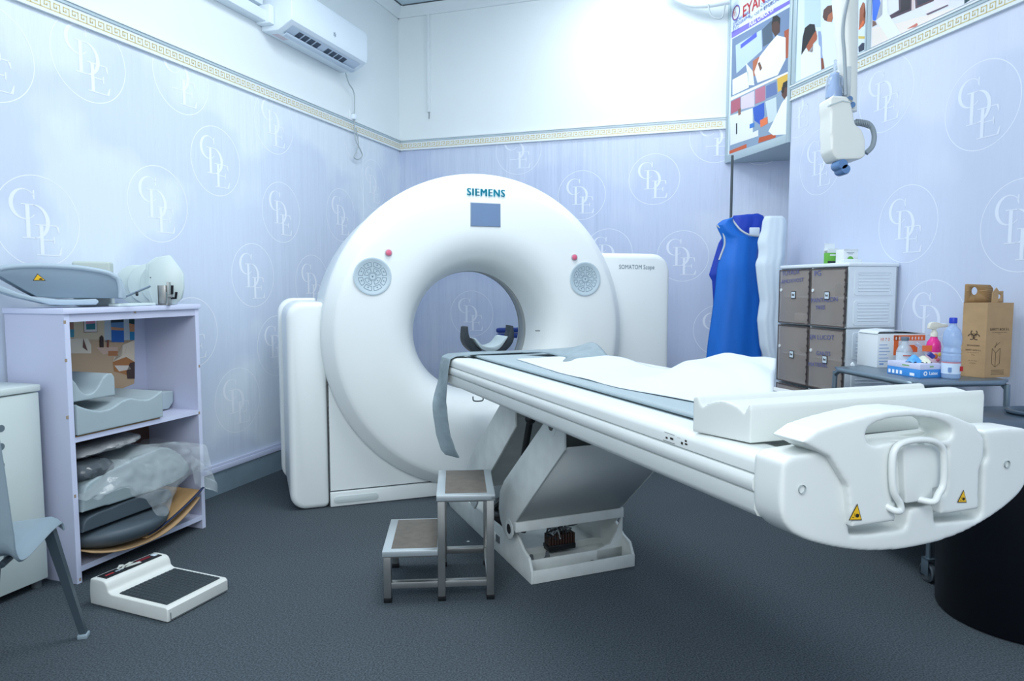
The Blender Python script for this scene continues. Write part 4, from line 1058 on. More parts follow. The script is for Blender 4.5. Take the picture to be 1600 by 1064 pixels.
fr.build('frame', t1)
# middle poster
B = lambda x, y: (1240 + x / 7.093, y / 7.093)
items = [('dcecf8', 0, None),
 ('c4dcf0', 1, [B(*t) for t in ((120, -60), (300, -60), (300, 300), (120, 300))]),
 ('1c1a20', 2, [B(*t) for t in ((85, 620), (100, 420), (125, 310), (180, 265), (235, 270), (245, 340), (225, 430), (180, 500), (140, 530))]),
 ('a85a3c', 3, [B(*t) for t in ((140, 520), (190, 430), (225, 370), (250, 340), (262, 400), (258, 440), (215, 490), (218, 560), (200, 580), (165, 570))]),
 ('eaf4fc', 3, [B(*t) for t in ((80, 620), (140, 530), (165, 575), (215, 580), (220, 500), (255, 465), (300, 520), (305, 790), (80, 900))]),
 ('94a8d0', 2, [B(*t) for t in ((270, 350), (300, 345), (345, 560), (330, 770), (300, 780))]),
 ('8a4c38', 3, [B(*t) for t in ((305, 640), (330, 650), (345, 770), (310, 780))]),
 ('e4f0fa', 4, [B(*t) for t in ((310, 260), (360, 220), (440, 250), (500, 220), (540, 300), (540, 700), (350, 770), (320, 600))]),
 ('5a3a34', 5, [B(*t) for t in ((325, 190), (335, 110), (380, 65), (440, 55), (460, 110), (462, 180), (430, 215), (425, 245), (380, 240), (345, 225))]),
 ('b46c4c', 6, [B(*t) for t in ((385, 170), (440, 120), (460, 115), (462, 180), (430, 215), (425, 245), (370, 235))]),
 ('a05a3c', 3, [B(*t) for t in ((735, 100), (770, 20), (790, 40), (775, 190), (820, 220), (775, 290), (725, 320))]),
 ('e07040', 4, [B(*t) for t in ((722, 320), (770, 220), (785, 250), (760, 300), (725, 335))]),
 ('dceaf4', 2, [B(*t) for t in ((720, 290), (860, 280), (860, 480), (720, 480))]),
 ('d8c060', 3, [B(*t) for t in ((720, 400), (815, 395), (800, 430), (720, 430))]),
 ('3a4458', 4, [B(*t) for t in ((720, 520), (760, 475), (800, 475), (815, 540), (800, 560), (725, 590))]),
 ('232838', 4, [B(*t) for t in ((520, 460), (545, 445), (545, 480), (520, 490))]),
 ('232838', 4, [B(*t) for t in ((520, 550), (545, 540), (520, 580))]),
 ('6c7a94', 4, [B(*t) for t in ((525, 180), (545, 60), (590, 20), (590, 40), (550, 90))]),
]
t2, P2, _ = poster('health_poster', 'poster of two clinic workers in white coats, right of the niche poster', (.84, 1.455, ZT + .085, ZP), items, None)
P2.build('print', t2)
hB = (1.455 - .84) / 2; fr = Part()
for bx_ in ((-hB - .035, hB + .012, -.012, -.0005, -.008, .004), (-hB - .035, -hB, -.016, 0, -.005, ZP - ZT - .085), (hB, hB + .012, -.016, 0, -.005, ZP - ZT - .085)): fr.box(M_alu, *bx_, .002)
fr.build('frame', t2)
Cc = lambda x, y: (1350 + x / 6.4, y / 6.4)
items = [('dfe3ea', 0, None),
 ('2f6fe0', 2, [Cc(*t) for t in ((85, -60), (150, -60), (185, 150), (110, 210), (85, 200))]),
 ('7a5c54', 3, [Cc(*t) for t in ((85, 205), (115, 215), (130, 245), (85, 270))]),
 ('e8eef6', 3, [Cc(*t) for t in ((120, 205), (185, 150), (190, -60), (230, -60), (240, 130), (370, 340), (250, 390))]),
 ('ece4dc', 1, [Cc(*t) for t in ((80, 280), (300, 240), (900, 80), (900, 300), (80, 470))]),
 ('4a3c4c', 2, [Cc(*t) for t in ((345, -60), (480, -60), (475, 105), (270, 190), (255, 155), (350, 100))]),
 ('22202c', 3, [Cc(*t) for t in ((370, -60), (465, -60), (460, 90), (300, 150), (370, 105))]),
 ('d8c8c8', 2, [Cc(*t) for t in ((480, -60), (510, -60), (505, 95), (475, 110))]),
 ('5c4450', 2, [Cc(*t) for t in ((510, -60), (700, -60), (700, 10), (515, 88))]),
 ('303848', 3, [Cc(*t) for t in ((530, -60), (680, -60), (680, -5), (535, 60))]),
 ('e4e0e6', 2, [Cc(*t) for t in ((700, -60), (860, -60), (855, 45), (620, 150), (610, 120), (700, 60))]),
 ('6a5c6c', 3, [Cc(*t) for t in ((620, 140), (840, 45), (845, 58), (640, 152))]),
 ('c8786c', 3, [Cc(*t) for t in ((430, 290), (530, 230), (540, 250), (520, 270))]),
 ('2c4c54', 3, [Cc(*t) for t in ((1005, -40), (1060, -40), (1060, 0), (1005, 40))]),
]
t3, P3, _ = poster('health_poster', 'poster of a bright room with dark windows and blue cloth at the top right corner', (1.485, 3.4, ZT + .085, ZP), items, None)
P3.build('print', t3)
Part().box(M_alu, -.9740, -.9480, -.014, 0, -.005, ZP - ZT - .085, .002).build('frame', t3)

# ================================================================== NICHE: pole, aprons, coat
YA = 4.42
pp_ = FL(0, 0); 
ax = DEP(1143, 300, 4.93)
pole = thing('clothes_pole', 'thin dark pole running up the niche behind the blue apron', 'pole', (ax.x, 4.93, 0))
Part().tube(M_line, [(0, 0, .01), (0, 0, 2.105)], .009, 10).build('upright', pole)
hk = DEP(1160, 336, 4.50)
Part().tube(M_line, [(0, 0, 1.58), (hk.x - ax.x + .24, 4.57 - 4.93, 1.60)], .009, 8).build('arm', pole)
def cloth(name, label, cat, m, left, right, Y, depth, folds, amp, nu=46, nv=80, phase=0.0, off=0):
    """left/right: pixel outlines top to bottom at distance Y"""
    def side_(pts, t):
        y0, y1 = pts[0][1], pts[-1][1]; y = y0 + (y1 - y0) * t
        for a, b in zip(pts, pts[1:]):
            if a[1] <= y <= b[1]:
                f = (y - a[1]) / max(1e-6, b[1] - a[1]); return a[0] + (b[0] - a[0]) * f, y
        return pts[-1][0], y
    cx_ = DEP((left[0][0] + right[0][0]) / 2, left[0][1], Y)
    def fn(u, v):
        xl, yl = side_(left, v); xr, yr = side_(right, v)
        # even u sampling with the body bulging towards the viewer
        px = xl + (xr - xl) * u; py = yl + (yr - yl) * u
        q = DEP(px, py, Y)
        bulge = -depth * (sin(pi * u) ** .7) * (.4 + .6 * min(1, v * 4))
        fo_ = amp * (sin(folds * pi * u + phase + 1.2 * v) + .5 * sin(folds * 1.7 * pi * u + 2 * v)) * (.25 + .75 * v)
        return (q.x - cx_.x, bulge + fo_ + off, q.z)
    o = Part().grid(m, nu, nv, fn).build(name, loc=(cx_.x, Y, 0), mods=solid(.006, 0)); tag(o, label, cat); return o, cx_
bl = [(1142, 341), (1128, 345), (1119.5, 352), (1122, 358), (1127, 368), (1130.5, 380), (1127, 395), (1124, 405), (1121, 420), (1118, 455), (1112, 500), (1107, 535), (1104, 566), (1098, 640)]
br = [(1144, 341), (1148, 350), (1155, 360), (1165, 367), (1186, 369), (1184, 378), (1182, 400), (1182, 413), (1187, 455), (1186, 489), (1187, 530), (1189, 562), (1196, 640)]
ap, cA2 = cloth('lead_apron', 'bright blue lead apron with grey piping hanging in front of the niche', 'apron', M_blue, bl, br, YA, .055, 3.0, .010, phase=.5)
def pip(pts, Y, r=.006, o=None, c=None):
    P = Part(); P.tube(M_piping, [(DEP(x, y, Y).x - c.x, d, DEP(x, y, Y).z) for x, y, d in pts], r, 8, smooth=3); return P.build('piping', o)
pip([(1142, 340, -.002), (1148, 350, -.012), (1155, 360, -.03), (1165, 367, -.045), (1176, 369, -.03), (1187, 369, .0)], YA, c=cA2, o=ap)
pip([(1119.5, 352, -.004), (1126, 358, -.006), (1131, 370, -.008), (1131.5, 383, -.008), (1127, 396, -.006), (1123.5, 406, -.004)], YA, c=cA2, o=ap)
dk_, c2 = cloth('lead_apron', 'dark blue apron hanging just behind the bright blue one', 'apron', M_dblue,
   [(1146, 337), (1143, 343), (1140, 352), (1123, 380), (1117, 400), (1108, 430), (1113, 438), (1115, 470), (1114, 520), (1112, 600)],
   [(1184, 334), (1192, 337), (1195, 345), (1190, 365), (1186, 380), (1185, 400), (1184, 430), (1184, 438), (1184, 470), (1184, 520), (1184, 600)], YA + .10, .04, 4.0, .010)
tg_ = Part().box(M_coat, -.03, .035, -.004, .004, -.025, .025, .008).build('label_tag', dk_)
qt = DEP(1177, 362, YA + .03); tg_.location = (qt.x - c2.x, -.085, qt.z)
cw, c3 = cloth('white_coat', 'long white coat hanging at the niche edge beside the blue aprons', 'coat', M_coat,
   [(1196, 338), (1192, 345), (1190, 360), (1184, 378), (1186, 392), (1185, 402), (1181, 412), (1184, 440), (1188, 470), (1184, 500), (1188, 540), (1197, 570), (1206, 592), (1208, 640)],
   [(1222, 338), (1228, 343), (1229, 355), (1227, 380), (1226, 400), (1224, 410), (1222, 430), (1222, 470), (1222, 500), (1224, 540), (1226, 570), (1228, 592), (1230, 640)], YA - .12, .05, 4.0, .009, phase=1.1)

# ================================================================== INJECTOR ARM
YI = 2.95
def I(px, py, d=0.0): return DEP(px, py, YI + d)
b0 = I(1322, 180)
ij = thing('contrast_injector', 'white contrast injector with blue knobs hanging from a ceiling arm', 'injector', (b0.x, YI, 0))
def il(px, py, d=0.0): v = I(px, py, d); return (v.x - b0.x, v.y - YI, v.z)
zt = 3.545
top = il(1330, 2)
bt_ = il(1328, 175, .05)
Part().tube(M_inj, [(top[0], .06, 2.42), (top[0] + .3 * (bt_[0] - top[0]), .06, 2.42 + .3 * (bt_[2] - 2.42)), (bt_[0], .055, bt_[2])], .05, 24, radii=[.052, .046, .029]).build('arm', ij)
Part().lathe(M_steel, [(.042, 0), (.042, .06), (.035, .07), (.035, .075)], (top[0], .06, 2.41), 'z', 24, cap=True).tube(M_inj, [(top[0], .06, 2.47), (top[0], .06, zt)], .033, 16).lathe(M_inj, [(.10, 0), (.10, .03)], (top[0], .06, zt - .03), 'z', 24, cap=True).build('ceiling_column', ij)
Z7 = lambda x, y: (1270 + x / 3.669, y / 3.669)
hd_out = [il(*Z7(*t)) for t in ((98, 560), (120, 545), (190, 548), (218, 575), (232, 640), (245, 710), (285, 745), (303, 800), (305, 890), (280, 910), (215, 915), (140, 918), (122, 890), (108, 860), (103, 760), (104, 660), (98, 610))]
Part().prism(M_inj, [(x, z) for x, _, z in hd_out][::-1], 'y', .0, .11).build('head', ij, mods=soft(.006, 8))
c = il(*Z7(150, 560))
Part().prism(mat('injector_seam', 'b4c2c4', .5), [(il(*Z7(96, 600))[0], il(*Z7(96, 600))[2]), (il(*Z7(170, 575))[0], il(*Z7(170, 575))[2]), (il(*Z7(218, 585))[0], il(*Z7(218, 585))[2]), (il(*Z7(218, 590))[0], il(*Z7(218, 590))[2]), (il(*Z7(170, 582))[0], il(*Z7(170, 582))[2]), (il(*Z7(97, 608))[0], il(*Z7(97, 608))[2])], 'y', -.003, .02).build('seam', ij)
s0, s1 = il(*Z7(150, 545)), il(*Z7(150, 410))
Part().lathe(M_clear, [(.034, 0), (.034, s1[2] - s0[2] - .008), (.030, s1[2] - s0[2]), (.012, s1[2] - s0[2] + .012), (.007, s1[2] - s0[2] + .02), (.006, s1[2] - s0[2] + .07), (.0001, s1[2] - s0[2] + .072)], (s0[0], .045, s0[2] - .01), 'z', 28).build('syringe', ij)
Part().lathe(mat('plunger_blue', '9db4d8', .4), [(.0001, .0), (.029, .0), (.029, .03), (.018, .05), (.018, .10), (.0001, .10)], (s0[0], .045, s0[2]), 'z', 20).build('plunger', ij)
Part().box(M_clear, s0[0] + .036, s0[0] + .054, .01, .07, s0[2] - .02, s0[2] + .12, .004).build('side_guard', ij)
for t in ((222, 562), (237, 595)):
    q = il(*Z7(*t)); Part().lathe(M_injb, [(.0001, -.008), (.012, -.008), (.012, .008), (.0001, .008)], (q[0], .02, q[2]), 'y', 14).build('button', ij)
q = il(*Z7(215, 580)); Part().ball(M_steel, (q[0], .005, q[2]), .010, .008, .008).build('latch', ij)
for t, r_, w_ in (((175, 940), .024, .04), ((192, 968), .022, .04)):
    q = il(*Z7(*t)); Part().lathe(M_injb, [(.0001, -w_), (r_ * .8, -w_), (r_, -w_ * .7), (r_, w_ * .5), (r_ * .9, w_ * .7), (.0001, w_ * .7)], (q[0], q[2], 0), 'z', 18, M=Matrix(((1, 0, 0, 0), (0, 0, 1, .04), (0, -1, 0, 2 * q[2]), (0, 0, 0, 1))) ).build('knob', ij)
hs = Part().tube(M_hose, [il(*Z7(*t), .05) for t in ((225, 705), (275, 700), (320, 710), (345, 745), (352, 790), (340, 840), (305, 878))], .0105, 12, smooth=6)
for k in range(8):
    q = il(*Z7(250 + 10 * k, 702 + k * k * .3), .05); hs.lathe(M_hose, [(.013, -.003), (.015, 0), (.013, .003)], q, 'x', 12)
hs.build('hose', ij)
Part().tube(M_hose, [il(*Z7(*t), .0) for t in ((200, 0), (178, 110), (172, 200), (180, 300), (186, 440), (190, 545))], .007, 8, smooth=5).build('cable', ij)

# ================================================================== DRAWER CABINET WITH SMOKED DOORS
FD = Fr((1.673, 3.5), -77.6)     # x towards the camera, y to the wall; origin = near front corner; cabinet spans x -.56..0, y 0..30
dr = thing('storage_cabinet', 'white plastic storage cabinet with brown see-through doors against the right wall', 'storage cabinet', FD.o, FD.a)
DL = .575; DW = .295
zr = [(.035, .325), (.345, .640), (.655, .978), (.99, 1.292)]
for k, (z0, z1) in enumerate(zr):
    z0_, z1_ = z0 - .003, z1 + .005
    fr = Part()
    fr.box(M_drw, -DL, -DL + .008, .012, DW, z0_, z1_).box(M_drw, -.008, 0, .012, DW, z0_, z1_).box(M_drw, -DL, 0, DW - .008, DW, z0_, z1_)
    fr.box(M_drw, -DL, 0, .012, DW, z0_, z0_ + .006).box(M_drw, -DL / 2 - .004, -DL / 2 + .004, .012, DW - .01, z0_, z1_)
    fr.box(M_drin, -DL + .01, -.01, DW - .012, DW - .009, z0_, z1_)
    zm = (z0 + z1) / 2
    fr.box(M_drw, -DL + .01, -.01, .03, DW - .01, zm - .004, zm + .004)
    o = fr.build('tier_shell', dr)
    for (a, b) in ((z0 + .012, zm - .014), (zm + .012, z1 - .012)):    # ribbed side panels facing the camera
        rp = Part()
        ou = rrect(.045, DW - .025, a, b, .014, 4); inn = rrect(.058, DW - .038, a + .013, b - .013, .009, 4)
        for i in range(len(ou)):
            j = (i + 1) % len(ou); rp.poly(M_drw, [(.0035, ou[i][0], ou[i][1]), (.0035, ou[j][0], ou[j][1]), (.0, ou[j][0], ou[j][1]), (.0, ou[i][0], ou[i][1])])
            rp.poly(M_drw, [(.0035, *ou[i]), (.0035, *ou[j]), (.0035, *inn[j]), (.0035, *inn[i])])
            rp.poly(M_drw, [(.0035, *inn[i]), (.0035, *inn[j]), (.0, *inn[j]), (.0, *inn[i])])
        for r_ in range(6):
            zz = a + .022 + (b - a - .044) * r_ / 5; rp.tube(M_drw, [(.001, .068, zz), (.001, DW - .048, zz)], .0032, 8)
        rp.build('ribbed_panel', o)
    sb_ = Part().box(mat('box_seam', 'b7c3cc', .5), -.001, .0012, .014, DW, z1 + .0055, z1 + .0075).build('seam', o)
    for c_ in (0, 1):
        x0 = -DL + .004 if c_ == 0 else -DL / 2 + .004; x1 = -DL / 2 - .004 if c_ == 0 else -.004
        d_ = Part().box(M_brown, x0, x1, .0, .004, z0, z1, .0015)
        for bx_ in ((x0, x1, -.002, 0, z0, z0 + .006), (x0, x1, -.002, 0, z1 - .006, z1), (x0, x0 + .006, -.002, 0, z0, z1), (x1 - .006, x1, -.002, 0, z0, z1)): d_.box(mat('smoked_rim', '4c4342', .25), *bx_)
        d_.build('door', dr)
        dd_ = Part().lathe(M_trim, [(.0001, -.004), (.009, -.004), (.009, .001)], (x0 + .022, 0, z0 + (z1 - z0) * .62), 'y', 16).build('knob', dr)
        lb = Part().box(M_black, (x0 + x1) / 2 - .020, (x0 + x1) / 2 + .020, -.0035, -.001, z0 + .14, z0 + .182, .002).box(M_coat, (x0 + x1) / 2 - .016, (x0 + x1) / 2 + .016, -.0042, -.003, z0 + .144, z0 + .178)
        lb.text(M_wline, 'Bel', .017, face(((x0 + x1) / 2, -.0046, z0 + .161), (1, 0, 0), (0, 0, 1)), bold=.0004)
        lb.build('sticker', dr)
        hg = Part().box(mat('hinge_brown', '3c3433', .4), x1 - .004, x1 + .002, -.003, 0, z0 + .02, z1 - .02)
        for t in range(8): hg.box(mat('hinge_brown', '3c3433', .4), x1 - .008, x1 + .004, -.005, .0, z0 + .02 + (z1 - z0 - .05) * t / 7, z0 + .032 + (z1 - z0 - .05) * t / 7, .001)
        hg.build('hinge', dr)
def hand(txt, px, py, size):
    q = FD.onY(px, py, -.003); Part().text(mat('marker_blue', '5c6298', .5), txt, size, face((q.x, -.0030, q.z), (1, 0, .06), (0, .0, 1)), 'LEFT', 0, sx=1.2).build('handwriting', dr)
hand('TUYAUX', 1222, 428, .034); hand('-AMOX/VOST', 1219, 441, .030); hand('PG', 1272, 428, .040); hand('PANTALON', 1267, 470, .034); hand('TREE', 1274, 481, .030)
hand('EPI LUCOT', 1265, 527, .034); hand('GANTS', 1275, 552, .030); hand('MATERIEL', 1263, 569, .030)
Part().box(M_drw, -DL - .006, .006, .006, DW + .006, 1.298, 1.318, .006, 3).build('top_lid', dr)
for (cx_, cy_, r_, z_) in ((-.44, .10, .035, .07), (-.16, .12, .04, .05)):
    pass
for x in (-DL + .03, -.03):
    for y in (.04, DW - .03): Part().lathe(M_drw, [(.014, 0), (.018, .035)], (x, y, 0), 'z', 12, cap=True).build('foot', dr)
# things in the doors (shapes seen through the smoked plastic)
for (x, y, z, sx_, sy_, sz_, m, lb_) in ((-.13, .10, 1.15, .03, .05, .07, 'teal_pack', 'dark teal pack behind the top right smoked door'), (-.45, .10, .999, .05, .05, .05, 'pale_pack', 'pale pack behind the top left smoked door'), (-.40, .10, .825, .05, .04, .03, 'dark_pack', 'small dark pack behind the second-row left smoked door')):
    o = Part().box(mat(m, {'teal_pack': '3d5c66', 'pale_pack': 'd8d4cc', 'dark_pack': '3a3c40'}[m], .6), -sx_, sx_, -sy_, sy_, 0, sz_, .012, 3).build('packet'); o.location = FD.W(x, y, z if m != 'teal_pack' else 1.146); o.rotation_euler = (0, 0, FD.a); tag(o, lb_, 'packet')
# boxes on top
gb = thing('medicine_box', 'opened green and white medicine box on the white cabinet', 'box', FD.W(-.20, .045, 1.3185), rad(12))
Mg = mat('box_green', '6cb84a', .5)
Part().box(Mg, -.032, .032, -.03, .0, 0, .068, .001).box(M_trim, -.032, .032, -.031, .001, .055, .078).box(M_dark, -.030, .030, -.0312, -.0305, .0, .012).box(M_pw, -.018, .016, -.0308, -.029, .040, .047).build('carton', gb)
Part().box(M_trim, -.030, .030, -.002, .0, .078, .105).build('flap', gb)
wb = thing('medicine_box', 'white medicine box with a green swirl beside the green one', 'box', FD.W(-.105, .075, 1.3185), rad(12))
Part().box(mat('box_white', 'e4ebee', .5), -.040, .045, -.03, .03, 0, .068, .001).lathe(Mg, [(.0001, -.0315), (.018, -.0315)], (.0, 0, .016), 'y', 20).box(M_ink, -.022, .022, -.0305, -.029, .050, .053).box(M_ink, -.014, .014, -.0305, -.029, .044, .046).build('carton', wb)
Part().box(M_trim, -.040, .045, -.034, -.03, .066, .070).build('flap', wb)
o = Part().box(M_trim, -.045, .06, -.05, -.034, 0, .018, .002).build('flat_packet'); o.location = FD.W(-.10, .065, 1.3185); o.rotation_euler = (0, 0, rad(12)); tag(o, 'thin white packet lying in front of the boxes on the white cabinet', 'box')

# ================================================================== TROLLEY
FW = Fr((1.595, 2.745), -82.0)   # x towards the camera, y to the wall
TL, TWd, TZ = .53, .42, .82
tl = thing('metal_trolley', 'grey steel tube trolley standing right of the couch, loaded with bottles and boxes', 'trolley', FW.o, FW.a)
Part().box(M_tube, -TL, 0, 0, TWd, TZ - .008, TZ + .0022, .002).build('top_plate', tl)
rr = rrect(-TL, 0, 0, TWd, .045, 5)
Part().tube(M_tube, [(x, y, TZ - .010) for x, y in rr + rr[:1]], .0125, 12).build('rim_tube', tl)
Part().box(M_tube, -TL + .03, -.03, .03, TWd - .03, .22, .232, .003).build('lower_shelf', tl)
for x in (-TL + .0, 0):
    for y in (.0, TWd):
        xi = x + (.045 if x < 0 else -.045)
        yy = y
        y = y + (.10 if (x == 0 and y == 0) else 0)
        l = Part().tube(M_tube, [(xi, yy + .02 * (y > yy), TZ - .012), (x + (.015 if x < 0 else -.015), y, TZ - .03), (x + (.004 if x < 0 else -.004), y, TZ - .08), (x, y, .10)], .0115, 12, smooth=3).build('leg', tl)
        cs = Part().lathe(mat('caster_grey', '59636b', .5), [(.034, -.012), (.040, -.008), (.040, .008), (.034, .012), (.012, .012)], (0, 0, 0), 'y', 20, M=Matrix.Translation((x, y, .040)))
        cs.box(M_tube, x - .02, x + .02, y - .018, y - .014, .03, .10, .002).box(M_tube, x - .02, x + .02, y + .014, y + .018, .03, .10, .002).box(M_tube, x - .02, x + .02, y - .018, y + .018, .09, .10, .002)
        cs.build('caster', l)
def on(px, py): return FL(px, py, TZ)
ZT2 = TZ + .0028
def put3(o, px, py, rz=0.0, dz=0.0):
    P = on(px, py); o.location = (P.x, P.y, ZT2 + dz); o.rotation_euler = (0, 0, rz); return P
def mm(px0, px1, Y): return (px1 - px0) / F * Y
# white and orange box
P = on(1370, 575.5)
bxo = thing('carton_box', 'white and orange carton with lifted lid at the back left of the trolley', 'box', (P.x, P.y, ZT2), rad(7))
M_or = mat('box_orange', 'e8703a', .5); M_pl = mat('box_print_blue', '7f9fcf', .5)
b1 = Part().box(mat('carton_white', 'dde5ea', .5), 0, .25, 0, .16, 0, .165, .001)
b1.box(M_or, .082, .249, -.001, 0, .132, .158).box(M_or, .084, .108, -.001, 0, .06, .158).box(M_or, .16, .21, -.001, 0, .075, .11)
for k in range(6): b1.box(M_pl, .008, .066 - .008 * (k % 3), -.001, 0, .03 + .016 * k, .033 + .016 * k)
b1.text(mat('print_orange', 'dd6a50', .5), '10 7 2', .020, face((.036, -.0012, .138), (1, 0, 0), (0, 0, 1)))
b1.box(M_pl, .012, .034, -.001, 0, .014, .022)
for k in range(9): b1.box(M_trim, .092 + .017 * k, .098 + .017 * k, -.0015, -.0008, .136, .150)
b1.build('carton', bxo)
Part().prism(mat('carton_white', 'dde5ea', .5), [(-.004, .165), (.005, .178), (.09, .184), (.250, .167), (.250, .164), (.09, .180), (.005, .174)], 'y', 0, .15).build('lid_flap', bxo)
# glove box
P = on(1437, 592)
gl = thing('glove_box', 'blue and white glove box at the front of the trolley', 'box', (P.x, P.y, ZT2), rad(14))
g1 = Part().box(mat('glove_blue', '3f8fdc', .45), 0, .118, 0, .185, 0, .036, .001).box(mat('glove_lilac', 'cfd4ee', .45), 0, .118, 0, .185, .036, .060, .001)
g1.text(M_pw, 'Latex', .020, face((.070, -.0006, .019), (1, 0, 0), (0, 0, 1)), bold=.0003).lathe(M_pw, [(.005, -.001), (.010, -.001)], (.028, 0, .019), 'y', 16)
for k in range(4): g1.box(M_pw, -.0008, 0, .165 - .022 * k, .177 - .022 * k, .006, .022)
g1.box(M_pw, -.0008, 0, .03, .055, .006, .018)
g1.box(mat('small_green', '7fae6a', .5), .05, .07, -.0006, 0, .046, .051).box(MATS['small_green'], -.0006, 0, .06, .10, .046, .051)
g1.build('carton', gl)
Part().grid(mat('glove_pull', '5aa8e8', .4), 14, 10, lambda u, v: (.01 + .06 * u, .05 + .06 * v, .060 + .030 * sin(pi * u) * sin(pi * v) + .006 * sin(9 * u + 4 * v))).build('glove', gl)
Part().grid(mat('glove_cream', 'dfe2d0', .5), 14, 10, lambda u, v: (.055 + .05 * u, .03 + .07 * v, .060 + .026 * sin(pi * u) * sin(pi * v) + .005 * sin(12 * u + 5 * v))).build('glove', gl)
def bottle(name, label, px, py, prof, m, Y=None, rz=0.0, cat='bottle', seg=32):
    P = on(px, py); t = thing(name, label, cat, (P.x, P.y, ZT2), rz)
    Part().lathe(m, prof, (0, 0, 0), 'z', seg).build('body', t, sharp=60); return t
# vial
vb = bottle('infusion_bottle', 'clear infusion bottle with grey stopper standing behind the glove box', 1412, 579, [(.0001, 0), (.030, 0), (.033, .005), (.033, .088), (.026, .104), (.014, .118), (.013, .138), (.0001, .138)], mat('vial_glass', 'd6e6f2', .06, alpha=.45))
Part().lathe(M_coat, [(.0335, .018), (.0335, .082)], (0, 0, 0), 'z', 28).box(mat('label_red', 'd8665c', .5), -.024, .024, -.0345, -.032, .066, .070).build('label', vb)
Part().lathe(mat('stopper', '6f7e8c', .5), [(.0001, .150), (.016, .150), (.017, .138), (.015, .133), (.0001, .133)], (0, 0, 0), 'z', 20).build('stopper', vb)
# syringe lying on the gloves
o = Part().tube(M_clear, [(0, 0, 0), (.06, .0, -.045)], .008, 12).tube(mat('cap_violet', '3a3f9c', .4), [(.055, 0, -.040), (.075, 0, -.055)], .010, 12).box(M_or, .02, .06, -.012, -.010, -.03, -.005).build('syringe'); P = on(1437, 592); o.location = (P.x + .02, P.y + .07, ZT2 + .135); o.rotation_euler = (0, 0, 0); tag(o, 'small syringe with a violet cap stuck into the glove box', 'syringe')
# pink spray bottle
pk = bottle('spray_bottle', 'pink spray bottle with cream trigger on the trolley', 1457, 577, [(.0001, 0), (.026, 0), (.029, .004), (.029, .10), (.026, .118), (.016, .132), (.013, .142), (.0001, .142)], mat('spray_pink', 'f0389a', .25))
Part().lathe(mat('spray_label', 'e8c8d8', .5), [(.0295, .02), (.0295, .075)], (0, 0, 0), 'z', 28).ball(mat('fruit_orange', 'e87a3c', .5), (-.006, -.028, .058), .010, .004, .012).ball(mat('fruit_yellow', 'e8cf5c', .5), (.010, -.027, .066), .008, .004, .009).ball(M_red, (.004, -.028, .042), .009, .004, .008).build('label', pk)
Part().lathe(mat('trigger_cream', 'e6e6da', .5), [(.0001, .142), (.015, .142), (.014, .16), (.009, .166), (.009, .182), (.0001, .182)], (0, 0, 0), 'z', 18).prism(MATS['trigger_cream'], spl2([(-.028, .176), (-.022, .200), (.0, .206), (.03, .198), (.05, .196), (.052, .184), (.02, .182), (0, .172)], 3), 'y', -.010, .010, .002).build('trigger_head', pk)
# water bottle
wt = bottle('water_bottle', 'clear plastic water bottle with blue cap at the front of the trolley', 1485, 592, spl2([(.030, 0), (.036, .006), (.036, .045), (.0345, .05), (.036, .056), (.036, .10), (.034, .108), (.036, .116), (.0335, .126), (.0315, .136), (.036, .150), (.037, .170), (.035, .190), (.027, .212), (.015, .226), (.0135, .240)], 3), mat('pet_bottle', 'a9c9f2', .08, alpha=.5))
Part().lathe(mat('bottle_label', 'd2e4f6', .5), [(.0368, .022), (.0368, .068)], (0, 0, 0), 'z', 32).lathe(mat('label_band', 'c87a84', .5), [(.0371, .068), (.0371, .073)], (0, 0, 0), 'z', 32).box(M_pred, .018, .030, -.035, -.030, .035, .055).box(MATS['box_print_blue'], -.03, -.018, -.034, -.028, .03, .05).build('label', wt)
Part().lathe(mat('cap_blue', '1f3fbf', .35), [(.0001, .262), (.014, .262), (.0155, .258), (.0155, .238), (.0001, .238)], (0, 0, 0), 'z', 24).build('cap', wt)
# safety box (brown carton)
PA, PB_, PC = on(1503, 589), on(1537.5, 591.5), on(1583, 590)
d1 = Vector((PB_.x - PA.x, PB_.y - PA.y, 0)); Yb = PB_.y
sbx = thing('safety_box', 'tall brown cardboard sharps box with a biohazard sign on the trolley', 'box', (PB_.x, PB_.y, ZT2), rad(15))
W1 = .140; Ls_ = .092; HB = .318
# local: front face along +x (to the right), left face turned towards the camera's left
aL = rad(112); lx, ly = cos(aL) * Ls_, sin(aL) * Ls_
foot = [(0, 0), (W1, 0), (W1 + lx, ly), (lx, ly)]
bb = Part().prism(M_kraft, foot, 'z', 0, HB)
def MF(): return face((0, 0, 0), (1, 0, 0), (0, 0, 1))
def fr_t(txt, x, z, s_, bold=0): bb.text(M_kprint, txt, s_, face((x, -.0006, z), (1, 0, 0), (0, 0, 1)), 'CENTER', bold, 1.0, ext=0)
fr_t('SAFETY BOX 5 L', W1 * .5, .205, .0145, .0004); fr_t('For used syringes and needles', W1 * .5, .193, .0065); fr_t('5 litres', W1 * .5, .186, .006)
for (x0, z0, x1, z1) in ((.035, .06, .035, .125), (.035, .06, .055, .045), (.055, .045, .078, .06), (.078, .06, .078, .125), (.055, .045, .055, .105), (.035, .125, .055, .105), (.055, .105, .078, .125), (.045, .13, .06, .14), (.06, .14, .075, .15), (.05, .125, .058, .15)):
    bb.tube(M_kprint, [(x0, -.0006, z0), (x1, -.0006, z1)], .0008, 4)
for k in range(4): bb.box(M_kprint, W1 * .5 - .035, W1 * .5 + .035, -.0006, 0, .012 + .006 * k, .0138 + .006 * k)
lv = Vector((-lx, -ly, 0)).normalized()
def lf(s_, z): p_ = Vector((lx, ly, 0)) + lv * s_; n_ = Vector((lv.y, -lv.x, 0)); return p_ + n_ * .0008 + Vector((0, 0, z))
